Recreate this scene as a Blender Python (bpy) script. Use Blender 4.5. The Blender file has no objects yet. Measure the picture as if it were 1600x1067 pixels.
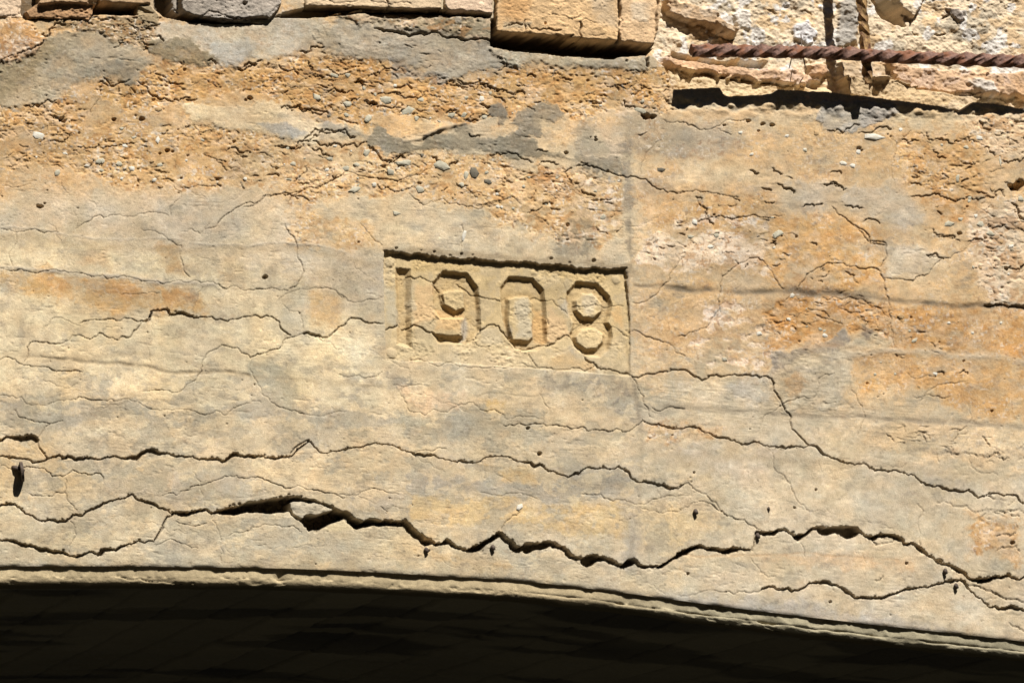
import bpy, math, random
import numpy as np

# ------------------------------------------------------------------ camera, sky, sun, exposure
scene = bpy.context.scene
PXM = 1.25e-3                       # metres per photo pixel at the wall
FPX = 5000.0                        # focal length in photo pixels (1600 wide)
AZ, EL = math.radians(20.4), math.radians(12.4)
DIST = FPX * PXM
EYE = 1.6
TARGET = np.array([0.0, 0.0, EYE + DIST * math.sin(EL)])
FWD = np.array([math.sin(AZ) * math.cos(EL), math.cos(AZ) * math.cos(EL), math.sin(EL)])
RIGHT = np.array([math.cos(AZ), -math.sin(AZ), 0.0])
UP = np.cross(RIGHT, FWD)
CAM = TARGET - DIST * FWD
cam_data = bpy.data.cameras.new('camera')
cam_data.sensor_width = 36.0
cam_data.lens = 36.0 * FPX / 1600.0
cam_data.clip_start = 0.05
cam_data.clip_end = 4000.0
cam = bpy.data.objects.new('camera', cam_data)
scene.collection.objects.link(cam)
cam.location = CAM.tolist()
cam.rotation_euler = (math.pi / 2 + EL, 0.0, -AZ)
scene.camera = cam

SUN_TX, SUN_TY = -0.30, 1.50        # sideways and downward travel of sunlight per unit of depth
to_sun = np.array([-SUN_TX, -1.0, SUN_TY]); to_sun /= np.linalg.norm(to_sun)
sun_el = math.asin(to_sun[2])
sun_az = math.atan2(to_sun[0], to_sun[1])
world = bpy.data.worlds.new('World'); scene.world = world
world.use_nodes = True
wn = world.node_tree
sky = wn.nodes.new('ShaderNodeTexSky')
sky.sky_type = 'NISHITA'; sky.sun_disc = False
sky.altitude = 2500; sky.air_density = 0.5; sky.dust_density = 0.1; sky.ozone_density = 1.0
sky.sun_elevation = sun_el; sky.sun_rotation = sun_az
wn.links.new(sky.outputs['Color'], wn.nodes['Background'].inputs['Color'])
wn.nodes['Background'].inputs['Strength'].default_value = 0.05
sun_data = bpy.data.lights.new('sun', 'SUN')
sun_data.energy = 5.0; sun_data.angle = math.radians(0.5); sun_data.color = (1.0, 0.965, 0.92)
sun = bpy.data.objects.new('sun', sun_data)
scene.collection.objects.link(sun)
from mathutils import Vector
sun.rotation_euler = Vector(to_sun.tolist()).to_track_quat('Z', 'Y').to_euler()
sun.location = (3, -6, 9)
scene.view_settings.view_transform = 'Standard'
scene.view_settings.look = 'None'
scene.view_settings.exposure = 0.80
scene.view_settings.gamma = 1.0
scene.view_settings.use_curve_mapping = False
ALB = 0.70                          # albedo = colour seen in the sun times this

# ------------------------------------------------------------------ helpers
f32 = np.float32
rng = np.random.default_rng(1908)
random.seed(1908)
U = 1.28e-3                         # relief heights are given in photo pixels on the wall

def ray(px, py):
    px = np.asarray(px, float); py = np.asarray(py, float)
    a = (px - 800.0) / FPX; b = (533.5 - py) / FPX
    return FWD + a[..., None] * RIGHT + b[..., None] * UP

def pix(px, py, n=0.0):
    """the point n metres in front of the wall that lies on the sight line of a photo pixel"""
    d = ray(px, py)
    t = (-n - CAM[1]) / d[..., 1]
    return CAM + t[..., None] * d

def lin(c):
    c = np.asarray(c, float) / 255.0
    return np.where(c <= 0.04045, c / 12.92, ((c + 0.055) / 1.055) ** 2.4)

_tabs = {}
def vnoise(x, y, sx, sy, seed):
    """value noise in -1..1"""
    if seed not in _tabs:
        _tabs[seed] = np.random.default_rng(seed + 77).uniform(-1, 1, (256, 256)).astype(f32)
    T = _tabs[seed]
    x = x / f32(sx) + f32(31.7 + seed * 3.1); y = y / f32(sy) + f32(17.3 + seed * 1.7)
    xi = np.floor(x); yi = np.floor(y)
    fx = (x - xi).astype(f32); fy = (y - yi).astype(f32)
    fx = fx * fx * (3 - 2 * fx); fy = fy * fy * (3 - 2 * fy)
    xi = xi.astype(np.int32); yi = yi.astype(np.int32)
    x0 = xi & 255; x1 = (xi + 1) & 255; y0 = yi & 255; y1 = (yi + 1) & 255
    a = T[y0, x0]; b = T[y0, x1]; c = T[y1, x0]; d = T[y1, x1]
    return (a + (b - a) * fx) * (1 - fy) + (c + (d - c) * fx) * fy

def fbm(x, y, s, seed, octv=3, asp=1.0, gain=0.5):
    """asp > 1 stretches the pattern along x"""
    out = 0; amp = 1.0; tot = 0
    ca, sa = math.cos(0.5), math.sin(0.5)
    for k in range(octv):
        out = out + amp * vnoise(x, y * 1.0, s * asp, s, seed + k * 11)
        tot += amp; amp *= gain; s *= 0.5
    return (out / tot * 1.6).astype(f32)

def sstep(a, b, x):
    t = np.clip((x - a) / (b - a), 0, 1)
    return t * t * (3 - 2 * t)

def C(ox, oy, s, pts):
    """a crop of the photograph: its origin, its scale, points in it"""
    return [(ox + x * s, oy + y * s) for x, y in pts]
s3, sg = 0.3375, 0.34395
A = lambda *p: C(0, 0, s3, p)
B = lambda *p: C(530, 0, s3, p)
Cc = lambda *p: C(1060, 0, s3, p)
D = lambda *p: C(0, 350, s3, p)
E = lambda *p: C(530, 350, s3, p)
F = lambda *p: C(1060, 350, s3, p)
G = lambda *p: C(0, 700, sg, p)
H_ = lambda *p: C(530, 700, sg, p)
I = lambda *p: C(1060, 700, sg, p)
R4 = lambda *p: C(0, 100, .25, p)
S4 = lambda *p: C(380, 80, .25, p)
M4 = lambda *p: C(640, 160, .25, p)
N4 = lambda *p: C(960, 150, .25, p)
U4 = lambda *p: C(1200, 150, .25, p)
P9 = lambda *p: C(595, 380, .19674, p)
P8 = lambda *p: C(780, 400, .19678, p)
K5 = lambda *p: C(1020, 0, .1875, p)
K6 = lambda *p: C(1300, 0, .1875, p)
W = lambda *p: C(340, 760, .1875, p)

# ------------------------------------------------------------------ the arch line (lower edge of the wall face)
_ax = np.array([0, 200, 430, 560, 700, 800, 950, 1100, 1300, 1400, 1600.])
_ay = np.array([884, 884, 887, 892, 900, 905, 922, 943, 968, 979, 1001.])
def arch_y(x):
    x = np.asarray(x, float)
    y = np.interp(x, _ax, _ay)
    quad = lambda u: 847 + 0.078 * u + 5.6e-5 * (u - 800) ** 2
    y = np.where(x < 0, quad(x) + (884 - quad(0.0)), y)
    y = np.where(x > 1600, quad(x) + (1001 - quad(1600.0)), y)
    y = y + 900 * (np.clip(np.abs(x - 800) - 1400, 0, None) / 1000) ** 2
    return y
_dx = np.linspace(-2000, 3600, 5601)
_k = np.exp(-0.5 * (np.arange(-90, 91) / 35.0) ** 2); _k /= _k.sum()
_dy = np.convolve(np.pad(arch_y(_dx), 90, mode='edge'), _k, 'valid')
def Yb(x): return np.interp(x, _dx, _dy)

# ------------------------------------------------------------------ the relief grid of the wall
STEP = 1.12
def spread(lo, hi, step, far, out):
    mid = np.arange(lo, hi + .1, step)
    n = 48; g = np.geomspace(step, out, n); g = np.cumsum(g); g = g / g[-1] * far
    return mid, g
mid, g = spread(-14, 1614, STEP, 1900, 60)
xc = np.concatenate([mid[0] - g[::-1], mid, mid[-1] + g]).astype(f32)
midr, g2 = spread(-12, 905, STEP, 420, 60)
yr = np.concatenate([midr[0] - g2[::-1], midr]).astype(f32)
YW = 700.0
BASE_BOT = float(yr[-1])
ybx = Yb(xc).astype(f32)
X, Yg = np.meshgrid(xc, yr)
k = (ybx - YW) / (BASE_BOT - YW)
Y = np.where(Yg > YW, YW + (Yg - YW) * k[None, :], Yg).astype(f32)
NR, NC = X.shape
inf_ = (xc > -40) & (xc < 1640)
KMIN, KMAX = float(k[inf_].min()), float(k[inf_].max())

def win(x0, y0, x1, y1):
    c0 = max(int(np.searchsorted(xc, x0)) - 1, 0); c1 = min(int(np.searchsorted(xc, x1)) + 1, NC)
    if y0 > YW: y0 = YW + (y0 - YW) / KMAX
    if y1 > YW: y1 = YW + (y1 - YW) / KMIN
    r0 = max(int(np.searchsorted(yr, y0)) - 1, 0); r1 = min(int(np.searchsorted(yr, y1)) + 1, NR)
    return slice(r0, r1), slice(c0, c1)

def sdp(P, x, y):
    """signed distance to a polygon, positive inside"""
    P = np.asarray(P, f32); n = len(P)
    d2 = np.full(x.shape, 1e12, f32); ins = np.zeros(x.shape, bool)
    for i in range(n):
        ax, ay = P[i]; bx, by = P[(i + 1) % n]
        ex, ey = bx - ax, by - ay
        L = ex * ex + ey * ey + 1e-9
        wx = x - ax; wy = y - ay
        t = np.clip((wx * ex + wy * ey) / L, 0, 1)
        qx = wx - t * ex; qy = wy - t * ey
        d2 = np.minimum(d2, qx * qx + qy * qy)
        if ay != by:
            ins ^= ((ay > y) != (by > y)) & (x < ex * (y - ay) / (by - ay) + ax)
    d = np.sqrt(d2)
    return np.where(ins, d, -d)

# shared noises (value noise, about -1..1)
N90 = fbm(X, Y, 90, 1, 2); N30 = fbm(X, Y, 30, 2, 2); N12 = fbm(X, Y, 12, 3, 2, 1.3)
N5 = fbm(X, Y, 5.5, 4, 2, 1.3); N26 = vnoise(X, Y, 2.7, 2.3, 5)
EDGE = (0.55 * N30 + 0.5 * N12 + 0.35 * N5).astype(f32)

HT = np.zeros_like(X)                # relief, photo pixels outward
COL = np.empty(X.shape + (3,), f32)
RGH = np.zeros_like(X)               # how broken the skin is, 0..1
IDS = np.zeros(X.shape, np.int16)

def zone(P, soft=4, ragged=8, pad=None):
    P = np.asarray(P, float)
    m = (pad if pad is not None else soft + ragged * 1.5 + 2)
    w = win(P[:, 0].min() - m, P[:, 1].min() - m, P[:, 0].max() + m, P[:, 1].max() + m)
    d = sdp(P, X[w], Y[w]) + ragged * EDGE[w]
    return w, sstep(-soft * 1.2, soft * 1.2, d)

def paint(P, col, a=1.0, soft=4, ragged=8, R=None, h=0.0, pid=0):
    w, m = zone(P, soft, ragged)
    if pid: IDS[w] = np.where(m > .5, pid, IDS[w])
    ma = (m * a * (.96 + .28 * N30[w] + .24 * N12[w] + .15 * N5[w]).clip(.4, 1))[..., None]
    COL[w] = COL[w] * (1 - ma) + lin(col).astype(f32) * ma
    if R is not None: RGH[w] = RGH[w] * (1 - m) + R * m
    if h: HT[w] += h * m

# ------------------------------------------------------------------ colours of the wall face, zone by zone
cream, film, tan, rust = (220, 196, 152), (193, 181, 155), (208, 166, 108), (205, 152, 88)
pink, smear, plaster = (233, 207, 168), (124, 116, 98), (164, 155, 134)
COL[:] = lin((212, 189, 147)).astype(f32)
RGH[:] = 0.12
# broad areas
paint([(-700, 300), (600, 380), (600, 640), (-700, 640)], (229, 207, 160), .9, 60, 40)
paint([(-700, -40), (540, 20), (1050, 100), (1050, 200), (560, 200), (300, 300), (-700, 300)], (209, 169, 114), .92, 45, 40, .45)
paint([(970, 190), (2300, 190), (2300, 650), (1300, 640), (1000, 560)], (214, 176, 122), .85, 45, 45, .42)
paint([(1060, 660), (2300, 700), (2300, 1100), (1000, 960), (850, 850)], (213, 194, 157), .8, 40, 30, .14)
paint([(-700, 760), (400, 760), (700, 850), (1100, 900), (1100, 960), (-700, 900)], (207, 189, 150), .8, 30, 25, .12)
# broken orange belts of the upper part
paint([(150, 128), (240, 92), (330, 105), (500, 88), (610, 96), (690, 125), (760, 132), (800, 112), (900, 108), (1048, 96), (1048, 170), (930, 182), (800, 172), (780, 192), (600, 205), (560, 202), (480, 195), (400, 140), (330, 145), (290, 160), (200, 165), (150, 150)], (199, 157, 98), .9, 5, 14, .95, -1)
paint([(-20, 168), (100, 150), (140, 160), (130, 200), (100, 232), (30, 215), (-20, 232)], (204, 163, 106), .9, 5, 10, .9)
paint([(90, 228), (150, 190), (300, 192), (420, 205), (480, 232), (560, 214), (620, 232), (760, 238), (820, 262), (900, 262), (972, 276), (975, 372), (900, 382), (700, 322), (640, 302), (500, 312), (450, 332), (400, 292), (280, 302), (200, 292), (100, 262), (-20, 262), (-20, 240)], (208, 170, 114), .85, 6, 12, .72, -.6)
paint([(380, 215), (560, 215), (620, 240), (560, 270), (470, 290), (390, 290)], (212, 182, 134), .7, 8, 10, .6)
paint([(290, 165), (440, 158), (500, 190), (565, 200), (560, 216), (470, 222), (400, 206), (300, 192)], (216, 193, 150), .9, 4, 8, .15, .8)
paint([(560, 180), (620, 178), (690, 190), (720, 195), (690, 210), (620, 210), (590, 195)], (216, 178, 124), .9, 4, 5, .3, .6)
# grey plaster smears at the top
paint([(-20, 100), (40, 88), (75, 58), (110, 46), (180, 50), (215, 78), (242, 96), (202, 132), (165, 120), (130, 124), (100, 138), (75, 162), (30, 170), (-20, 162)], (170, 156, 126), .93, 6, 9, .18, 1.2, 50)
paint([(-20, 104), (40, 84), (78, 66), (90, 80), (60, 105), (30, 150), (-20, 165)], (140, 120, 82), .7, 10, 12)
paint([(150, 100), (215, 90), (205, 130), (165, 122), (130, 112)], (140, 130, 106), .7, 8, 8)
paint([(-30, 36), (48, 34), (66, 62), (52, 84), (-30, 102)], (193, 147, 92), .95, 4, 6, .6, 3)
paint([(-30, 76), (40, 70), (62, 64), (55, 82), (-30, 100)], (148, 128, 104), .7, 5, 6)
paint([(85, 30), (235, 26), (246, 60), (235, 78), (180, 66), (140, 46), (90, 44)], (158, 134, 96), .95, 4, 8, .95, 1.5)
paint([(250, 40), (430, 22), (500, 28), (545, 60), (490, 82), (400, 92), (350, 106), (310, 92), (240, 62)], (196, 183, 154), .93, 5, 9, .4, .8)
paint([(325, 72), (390, 60), (400, 82), (370, 102), (345, 101), (330, 88)], (186, 178, 156), .9, 4, 5, .06, .5)
paint([(238, 64), (300, 56), (315, 78), (345, 96), (300, 101), (250, 93), (232, 80)], (138, 122, 90), .95, 3, 5, .2, .9)
paint([(490, 58), (530, 30), (620, 34), (770, 62), (805, 100), (762, 111), (700, 126), (680, 121), (650, 110), (610, 95), (530, 86), (500, 80)], (168, 155, 128), .93, 5, 9, .3, 1.4, 51)
paint([(520, 20), (770, 26), (772, 66), (700, 56), (620, 40), (560, 34)], (136, 122, 92), .9, 5, 6, .7, 3)
paint([(610, 92), (650, 108), (700, 118), (690, 140), (665, 126), (640, 118), (615, 128)], (152, 143, 124), .8, 3, 5)
paint([(770, 78), (880, 88), (1010, 92), (1010, 112), (900, 104), (790, 100)], (178, 164, 132), .95, 4, 5, .4, 2)
# dark grey film across the middle
paint([(590, 192), (612, 215), (650, 222), (700, 205), (732, 190), (742, 206), (770, 216), (800, 208), (835, 215), (842, 235), (900, 240), (970, 246), (975, 272), (920, 266), (880, 252), (845, 246), (812, 246), (760, 236), (720, 241), (690, 233), (640, 241), (600, 233), (573, 218)], (132, 122, 98), .93, 2.4, 7, .1, .8, 52)
paint([(798, 192), (830, 165), (872, 158), (884, 182), (850, 196), (845, 215), (826, 210)], (134, 124, 102), .88, 2.5, 9, .12, .6, 53)
paint([(764, 166), (786, 160), (794, 180), (786, 196), (766, 180)], (120, 113, 95), .95, 1.5, 4, .1, .6, 54)
paint([(500, 185), (560, 205), (575, 216), (540, 214), (505, 205)], (140, 131, 110), .8, 3, 5)
paint([(400, 192), (440, 192), (480, 210), (460, 218), (420, 205)], (168, 160, 140), .85, 3, 4)
paint([(905, 192), (932, 195), (935, 215), (972, 225), (976, 262), (900, 242)], (158, 142, 112), .8, 6, 8)
paint([(935, 200), (976, 195), (976, 250), (950, 245), (938, 222)], (205, 180, 142), .8, 5, 6)
paint([(970, 160), (1010, 165), (1060, 190), (1090, 230), (1060, 250), (990, 240), (970, 200)], (163, 146, 115), .8, 10, 12)
paint([(972, 225), (986, 225), (990, 300), (993, 395), (984, 402), (974, 372)], (136, 125, 104), .8, 5, 8, .15)
paint([(990, 275), (1050, 280), (1075, 320), (1050, 340), (1000, 315)], (160, 142, 112), .75, 8, 10)
paint([(880, 362), (900, 335), (926, 342), (934, 372), (915, 402), (860, 402)], (134, 121, 97), .85, 7, 9)
paint([(820, 268), (850, 262), (890, 290), (900, 310), (860, 300)], (160, 128, 92), .6, 3, 10)
paint([(1045, 195), (1120, 195), (1160, 225), (1120, 250), (1055, 240)], (172, 158, 130), .7, 10, 10)
paint([(1060, 255), (1160, 252), (1200, 275), (1130, 290), (1062, 285)], (226, 200, 154), .8, 10, 8, .12)
paint([(1160, 292), (1230, 278), (1290, 290), (1310, 300), (1400, 285), (1420, 300), (1460, 350), (1390, 362), (1310, 325), (1280, 332), (1180, 330)], (190, 176, 148), .72, 12, 14, .15, .3)
paint([(1280, 158), (1340, 158), (1400, 162), (1405, 178), (1370, 190), (1330, 206), (1290, 204), (1278, 180)], (170, 161, 142), .95, 2, 4, .15, .8, 55)
paint([(1000, 310), (1200, 300), (1230, 340), (1215, 440), (1000, 400)], (206, 163, 104), .8, 14, 14, .5)
paint([(1000, 372), (1040, 362), (1100, 375), (1180, 362), (1215, 380), (1180, 430), (1120, 415), (1060, 420), (1000, 408)], (236, 210, 172), .9, 4, 14, .6)
for _ in range(26):
    x, y = rng.uniform(1000, 1215), rng.uniform(340, 430)
    a, b = rng.uniform(5, 16), rng.uniform(3, 8)
    paint([(x - a, y), (x, y - b), (x + a, y), (x, y + b)], (238, 214, 178), .9, 2, 5, .6, -.5)
for _ in range(14):
    x, y = rng.uniform(900, 970), rng.uniform(290, 365)
    a, b = rng.uniform(4, 14), rng.uniform(3, 8)
    paint([(x - a, y), (x, y - b), (x + a, y), (x, y + b)], (236, 214, 180), .85, 2, 5, .5, -.4)
paint([(1200, 345), (1300, 335), (1390, 362), (1386, 432), (1330, 452), (1240, 456), (1212, 440)], (207, 160, 98), .85, 10, 10, .5)
paint([(1400, 195), (1530, 210), (1540, 300), (1480, 330), (1420, 290)], (206, 164, 106), .8, 12, 12, .85)
paint([(1430, 300), (1530, 310), (1540, 345), (1470, 350)], (204, 156, 96), .8, 6, 8, .7)
paint([(1510, 330), (1700, 300), (1700, 490), (1560, 478), (1530, 430)], (231, 203, 162), .9, 8, 12, .8)
paint([(1490, 180), (1700, 180), (1700, 240), (1560, 250)], (224, 194, 150), .8, 8, 12, .9)
paint([(1385, 378), (1440, 385), (1470, 400), (1440, 436), (1395, 436), (1382, 410)], (202, 187, 156), .75, 6, 7, .12)
paint([(1540, 340), (1590, 330), (1600, 400), (1560, 400)], (198, 180, 150), .7, 6, 8)
# right middle
paint([(1130, 460), (1205, 470), (1200, 585), (1100, 560), (1060, 520)], (222, 186, 134), .7, 14, 12, .45)
for _ in range(30):
    x, y = rng.uniform(1095, 1205), rng.uniform(475, 575)
    a, b = rng.uniform(5, 18), rng.uniform(3, 9)
    paint([(x - a, y), (x, y - b), (x + a, y), (x, y + b)], (240, 214, 178), .9, 2, 6, .6, -.5)
paint([(1195, 485), (1230, 462), (1300, 458), (1360, 466), (1392, 490), (1392, 532), (1330, 520), (1290, 536), (1200, 545)], (203, 150, 86), .95, 6, 10, .62, -.8)
paint([(1396, 488), (1500, 476), (1720, 486), (1720, 562), (1500, 556), (1398, 545)], (204, 155, 94), .95, 5, 8, .48, -.6)
paint([(1326, 560), (1400, 552), (1720, 580), (1720, 660), (1560, 656), (1500, 640), (1420, 600), (1340, 610)], (208, 163, 103), .9, 7, 10, .45, -.5)
paint([(1200, 585), (1212, 552), (1290, 538), (1305, 524), (1318, 508), (1328, 530), (1340, 520), (1350, 503), (1364, 520), (1392, 534), (1332, 556), (1332, 600), (1305, 640), (1230, 640), (1204, 606)], (196, 178, 142), .88, 5, 9, .12, .6, 56)
paint([(1204, 560), (1260, 540), (1300, 530), (1318, 510), (1330, 532), (1300, 548), (1250, 556), (1212, 580)], (142, 128, 108), .8, 4, 6)
paint([(1340, 518), (1352, 502), (1370, 520), (1356, 532)], (130, 112, 92), .9, 3, 4)
paint([(1225, 590), (1240, 580), (1262, 600), (1240, 622), (1228, 610)], (190, 150, 100), .8, 5, 6)
paint([(1060, 598), (1205, 590), (1210, 640), (1100, 640)], (216, 196, 158), .8, 10, 10)
paint([(1130, 598), (1200, 592), (1205, 630), (1140, 620)], (188, 176, 150), .7, 8, 10)
# left middle
paint([(60, 315), (200, 312), (420, 300), (480, 345), (560, 382), (612, 402), (602, 500), (540, 480), (470, 432), (300, 402), (150, 372), (-30, 345)], (203, 183, 149), .75, 20, 20, .08)
paint([(455, 335), (560, 330), (600, 385), (540, 392), (465, 385)], (206, 164, 104), .8, 8, 12, .5)
paint([(300, 308), (350, 310), (420, 330), (440, 360), (360, 360), (300, 340)], (176, 158, 124), .5, 12, 14)
paint([(-30, 425), (150, 432), (310, 450), (322, 490), (240, 484), (180, 500), (120, 472), (-30, 440)], (200, 158, 98), .85, 10, 14, .2)
paint([(90, 436), (300, 454), (310, 470), (200, 466), (90, 450)], (176, 124, 70), .5, 8, 10)
paint([(250, 382), (275, 380), (292, 430), (262, 425)], (182, 146, 96), .75, 7, 8)
paint([(120, 395), (165, 392), (170, 420), (130, 420)], (176, 142, 102), .6, 7, 8)
paint([(345, 420), (385, 430), (380, 445), (350, 440)], (184, 148, 104), .6, 6, 8)
paint([(480, 450), (535, 465), (530, 510), (485, 500)], (208, 168, 112), .7, 7, 8)
paint([(440, 440), (480, 450), (475, 520), (440, 500)], (198, 182, 148), .7, 8, 8)
paint([(560, 450), (600, 470), (604, 530), (560, 510)], (198, 182, 146), .8, 6, 8)
paint([(40, 560), (320, 582), (310, 600), (120, 640), (40, 610)], (226, 200, 152), .7, 14, 12)
paint([(-30, 612), (30, 620), (62, 652), (130, 630), (210, 620), (250, 645), (340, 640), (372, 628), (420, 622), (480, 642), (560, 640), (640, 660), (560, 668), (480, 660), (420, 650), (370, 655), (250, 668), (200, 645), (130, 655), (60, 680), (-30, 640)], (180, 166, 136), .85, 3, 8, .1)
paint([(388, 560), (440, 570), (462, 600), (460, 646), (420, 622), (395, 600)], (180, 166, 132), .9, 4, 7, .08)
paint([(95, 765), (200, 745), (290, 740), (400, 742), (420, 780), (300, 800), (200, 780)], (190, 174, 144), .8, 6, 10)
paint([(215, 710), (270, 715), (260, 770), (235, 760)], (222, 186, 130), .7, 6, 8)
paint([(-30, 690), (60, 690), (150, 735), (150, 780), (40, 780), (-30, 760)], (216, 184, 130), .6, 12, 12)
paint([(340, 790), (480, 800), (560, 850), (560, 880), (340, 860)], (186, 172, 140), .6, 12, 12)
paint([(420, 690), (640, 700), (620, 760), (560, 760), (440, 740)], (218, 190, 142), .7, 10, 10)
# around and below the date
paint([(606, 582), (640, 588), (655, 606), (640, 614), (610, 604)], (146, 134, 112), .8, 7, 8)
paint([(848, 584), (975, 590), (996, 640), (960, 634), (900, 612), (850, 604)], (150, 138, 114), .85, 8, 8)
paint([(960, 620), (996, 600), (1003, 670), (975, 660)], (146, 134, 112), .7, 8, 7)
paint([(618, 640), (660, 660), (700, 650), (740, 630), (800, 640), (850, 640), (850, 690), (760, 680), (690, 690), (640, 690)], (176, 164, 134), .85, 5, 9)
paint([(630, 606), (730, 616), (720, 640), (670, 648), (634, 626)], (222, 190, 146), .8, 5, 6, .1, .5)
paint([(755, 625), (790, 630), (790, 646), (765, 645)], (214, 178, 112), .7, 4, 5)
paint([(638, 768), (720, 780), (800, 772), (824, 790), (985, 786), (988, 842), (900, 836), (800, 822), (700, 816), (640, 812)], (212, 180, 124), .85, 5, 10, .25)
paint([(535, 770), (636, 775), (640, 815), (560, 805)], (180, 166, 138), .7, 6, 8)
paint([(640, 740), (840, 760), (990, 740), (1000, 770), (860, 785), (720, 768), (640, 775)], (176, 164, 138), .85, 4, 9)
paint([(740, 725), (830, 735), (840, 755), (780, 748)], (214, 178, 120), .8, 5, 7, .4)
paint([(880, 730), (960, 730), (1000, 760), (930, 760), (880, 750)], (164, 152, 126), .7, 8, 8)
paint([(650, 862), (760, 870), (820, 886), (720, 882)], (208, 170, 112), .6, 10, 8)
paint([(1000, 790), (1100, 800), (1160, 820), (1060, 850), (1000, 850)], (212, 184, 132), .6, 10, 10)
paint([(975, 780), (1000, 790), (1000, 900), (975, 890)], (168, 156, 134), .6, 8, 8)
paint([(1035, 660), (1130, 668), (1120, 688), (1010, 690), (1010, 665)], (224, 186, 132), .85, 6, 9, .6)
paint([(1060, 690), (1210, 700), (1205, 760), (1090, 740)], (216, 196, 162), .8, 10, 10)
paint([(1330, 655), (1720, 680), (1720, 760), (1600, 745), (1480, 725), (1350, 690)], (224, 192, 142), .8, 8, 10, .35)
paint([(1440, 735), (1520, 745), (1560, 770), (1460, 768)], (192, 178, 150), .7, 8, 10)
paint([(1515, 800), (1590, 815), (1590, 880), (1520, 860)], (208, 160, 98), .8, 8, 12, .6)
paint([(1330, 770), (1440, 780), (1430, 830), (1340, 830)], (198, 182, 148), .6, 12, 12)
paint([(1190, 862), (1420, 872), (1430, 890), (1190, 878)], (210, 172, 124), .6, 8, 8)
paint([(1060, 850), (1180, 860), (1180, 885), (1070, 890)], (214, 186, 138), .6, 12, 10)
paint([(1000, 930), (1250, 935), (1500, 990), (1400, 985), (1200, 960), (1000, 940)], (184, 172, 150), .7, 8, 8)

# ragged, feathered edges: everything painted so far is shifted by a fine noise
wx_ = (3.2 * N12 + 3.0 * N5 + 1.2 * N26) / STEP
wy_ = (2.4 * np.roll(N12, 37, 1) + 2.2 * np.roll(N5, 23, 1) + 1.0 * np.roll(N26, 11, 1)) / STEP
ci_ = np.clip(np.arange(NC)[None, :] + np.rint(wx_).astype(np.int32), 0, NC - 1); ri_ = np.clip(np.arange(NR)[:, None] + np.rint(wy_).astype(np.int32), 0, NR - 1)
COL = COL[ri_, ci_]; RGH = RGH[ri_, ci_]; HT = HT[ri_, ci_]; IDS = IDS[ri_, ci_]

# flaking of the cream skin over the greyer body, mottling, board grain
mid_band = sstep(520, 600, Y) * (1 - sstep(880, 960, Y)) * (1 - .6 * sstep(1000, 1200, X)) + .45 * sstep(300, 380, Y) * (1 - sstep(520, 600, Y))
fl = fbm(X, Y, 26, 21, 4, 1.4, .6)
flk = sstep(.18, .26, fl) * mid_band
COL = COL * (1 - .72 * flk[..., None]) + lin((188, 172, 138)).astype(f32) * (.72 * flk[..., None])
HT -= .22 * flk
fl2 = fbm(X + 300, Y, 20, 25, 4, 1.5, .6)
flk2 = sstep(.28, .40, fl2) * mid_band
COL = COL * (1 - .5 * flk2[..., None]) + lin((230, 204, 156)).astype(f32) * (.5 * flk2[..., None])
HT += .12 * flk2
rz = RGH
fl3 = fbm(X - 500, Y + 90, 11, 29, 3, 1.4, .6)
flk3 = sstep(.25, .45, fl3) * sstep(.3, .6, rz)
COL = COL * (1 - .5 * flk3[..., None]) + lin((226, 194, 150)).astype(f32) * (.5 * flk3[..., None])
flk4 = sstep(.3, .5, -fl3) * sstep(.3, .6, rz)
COL = COL * (1 - .5 * flk4[..., None]) + lin((178, 128, 72)).astype(f32) * (.5 * flk4[..., None])
fl5 = fbm(X + 900, Y - 300, 14, 37, 4, 1.6, .65)
flk5 = sstep(.45, .6, fl5) * (1 - sstep(.5, .8, rz)) * .6
COL = COL * (1 - flk5[..., None] * .6) + lin((158, 145, 120)).astype(f32) * (flk5[..., None] * .6)
N60b = fbm(X + 777, Y - 50, 60, 171, 4, 1.3, .6)
N8b = fbm(X - 77, Y + 450, 9, 175, 3, 1.6, .7)
lum = np.exp(.07 * N90 + .08 * N30 + .07 * N12 + .07 * N5 + .07 * N26 + .07 * N60b + .07 * N8b)
sp = sstep(.55, .9, vnoise(X, Y, 3.2, 2.6, 177)) * sstep(-.1, .4, N30 + .4 * N12)
lum *= 1 + .22 * sp
sd = sstep(.6, .95, vnoise(X, Y, 4.2, 2.4, 178)) * sstep(-.2, .4, -N30 + .5 * N60b)
lum *= 1 - .3 * sd
COL *= lum[..., None]
for sd_, (sx_, sy_), cc_, lo_ in ((301, (5, 4), (236, 218, 186), .62), (302, (3.4, 3), (236, 220, 190), .6), (303, (4.4, 3.4), (150, 104, 62), .6), (304, (7, 5), (176, 166, 144), .66), (305, (3, 2.6), (120, 92, 64), .66)):
    q_ = sstep(lo_, lo_ + .16, vnoise(X + 3 * N12, Y, sx_, sy_, sd_)) * (.25 + .75 * sstep(.25, .6, RGH)) * sstep(-.5, .3, N30 + .5 * vnoise(X, Y, 80, 50, sd_ + 20))
    COL = COL * (1 - .62 * q_[..., None]) + lin(cc_).astype(f32) * (.62 * q_[..., None])
warm = (.05 * fbm(X, Y, 50, 41, 3))[..., None]
COL *= (1 + warm * np.array([.6, -.1, -1.4], f32)) * np.array([1.00, 1.045, 1.14], f32)
pk = (.06 * fbm(X - 40, Y + 60, 16, 181, 3, 1.4))[..., None]
COL *= (1 + pk * np.array([.7, .05, -.5], f32))

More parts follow.
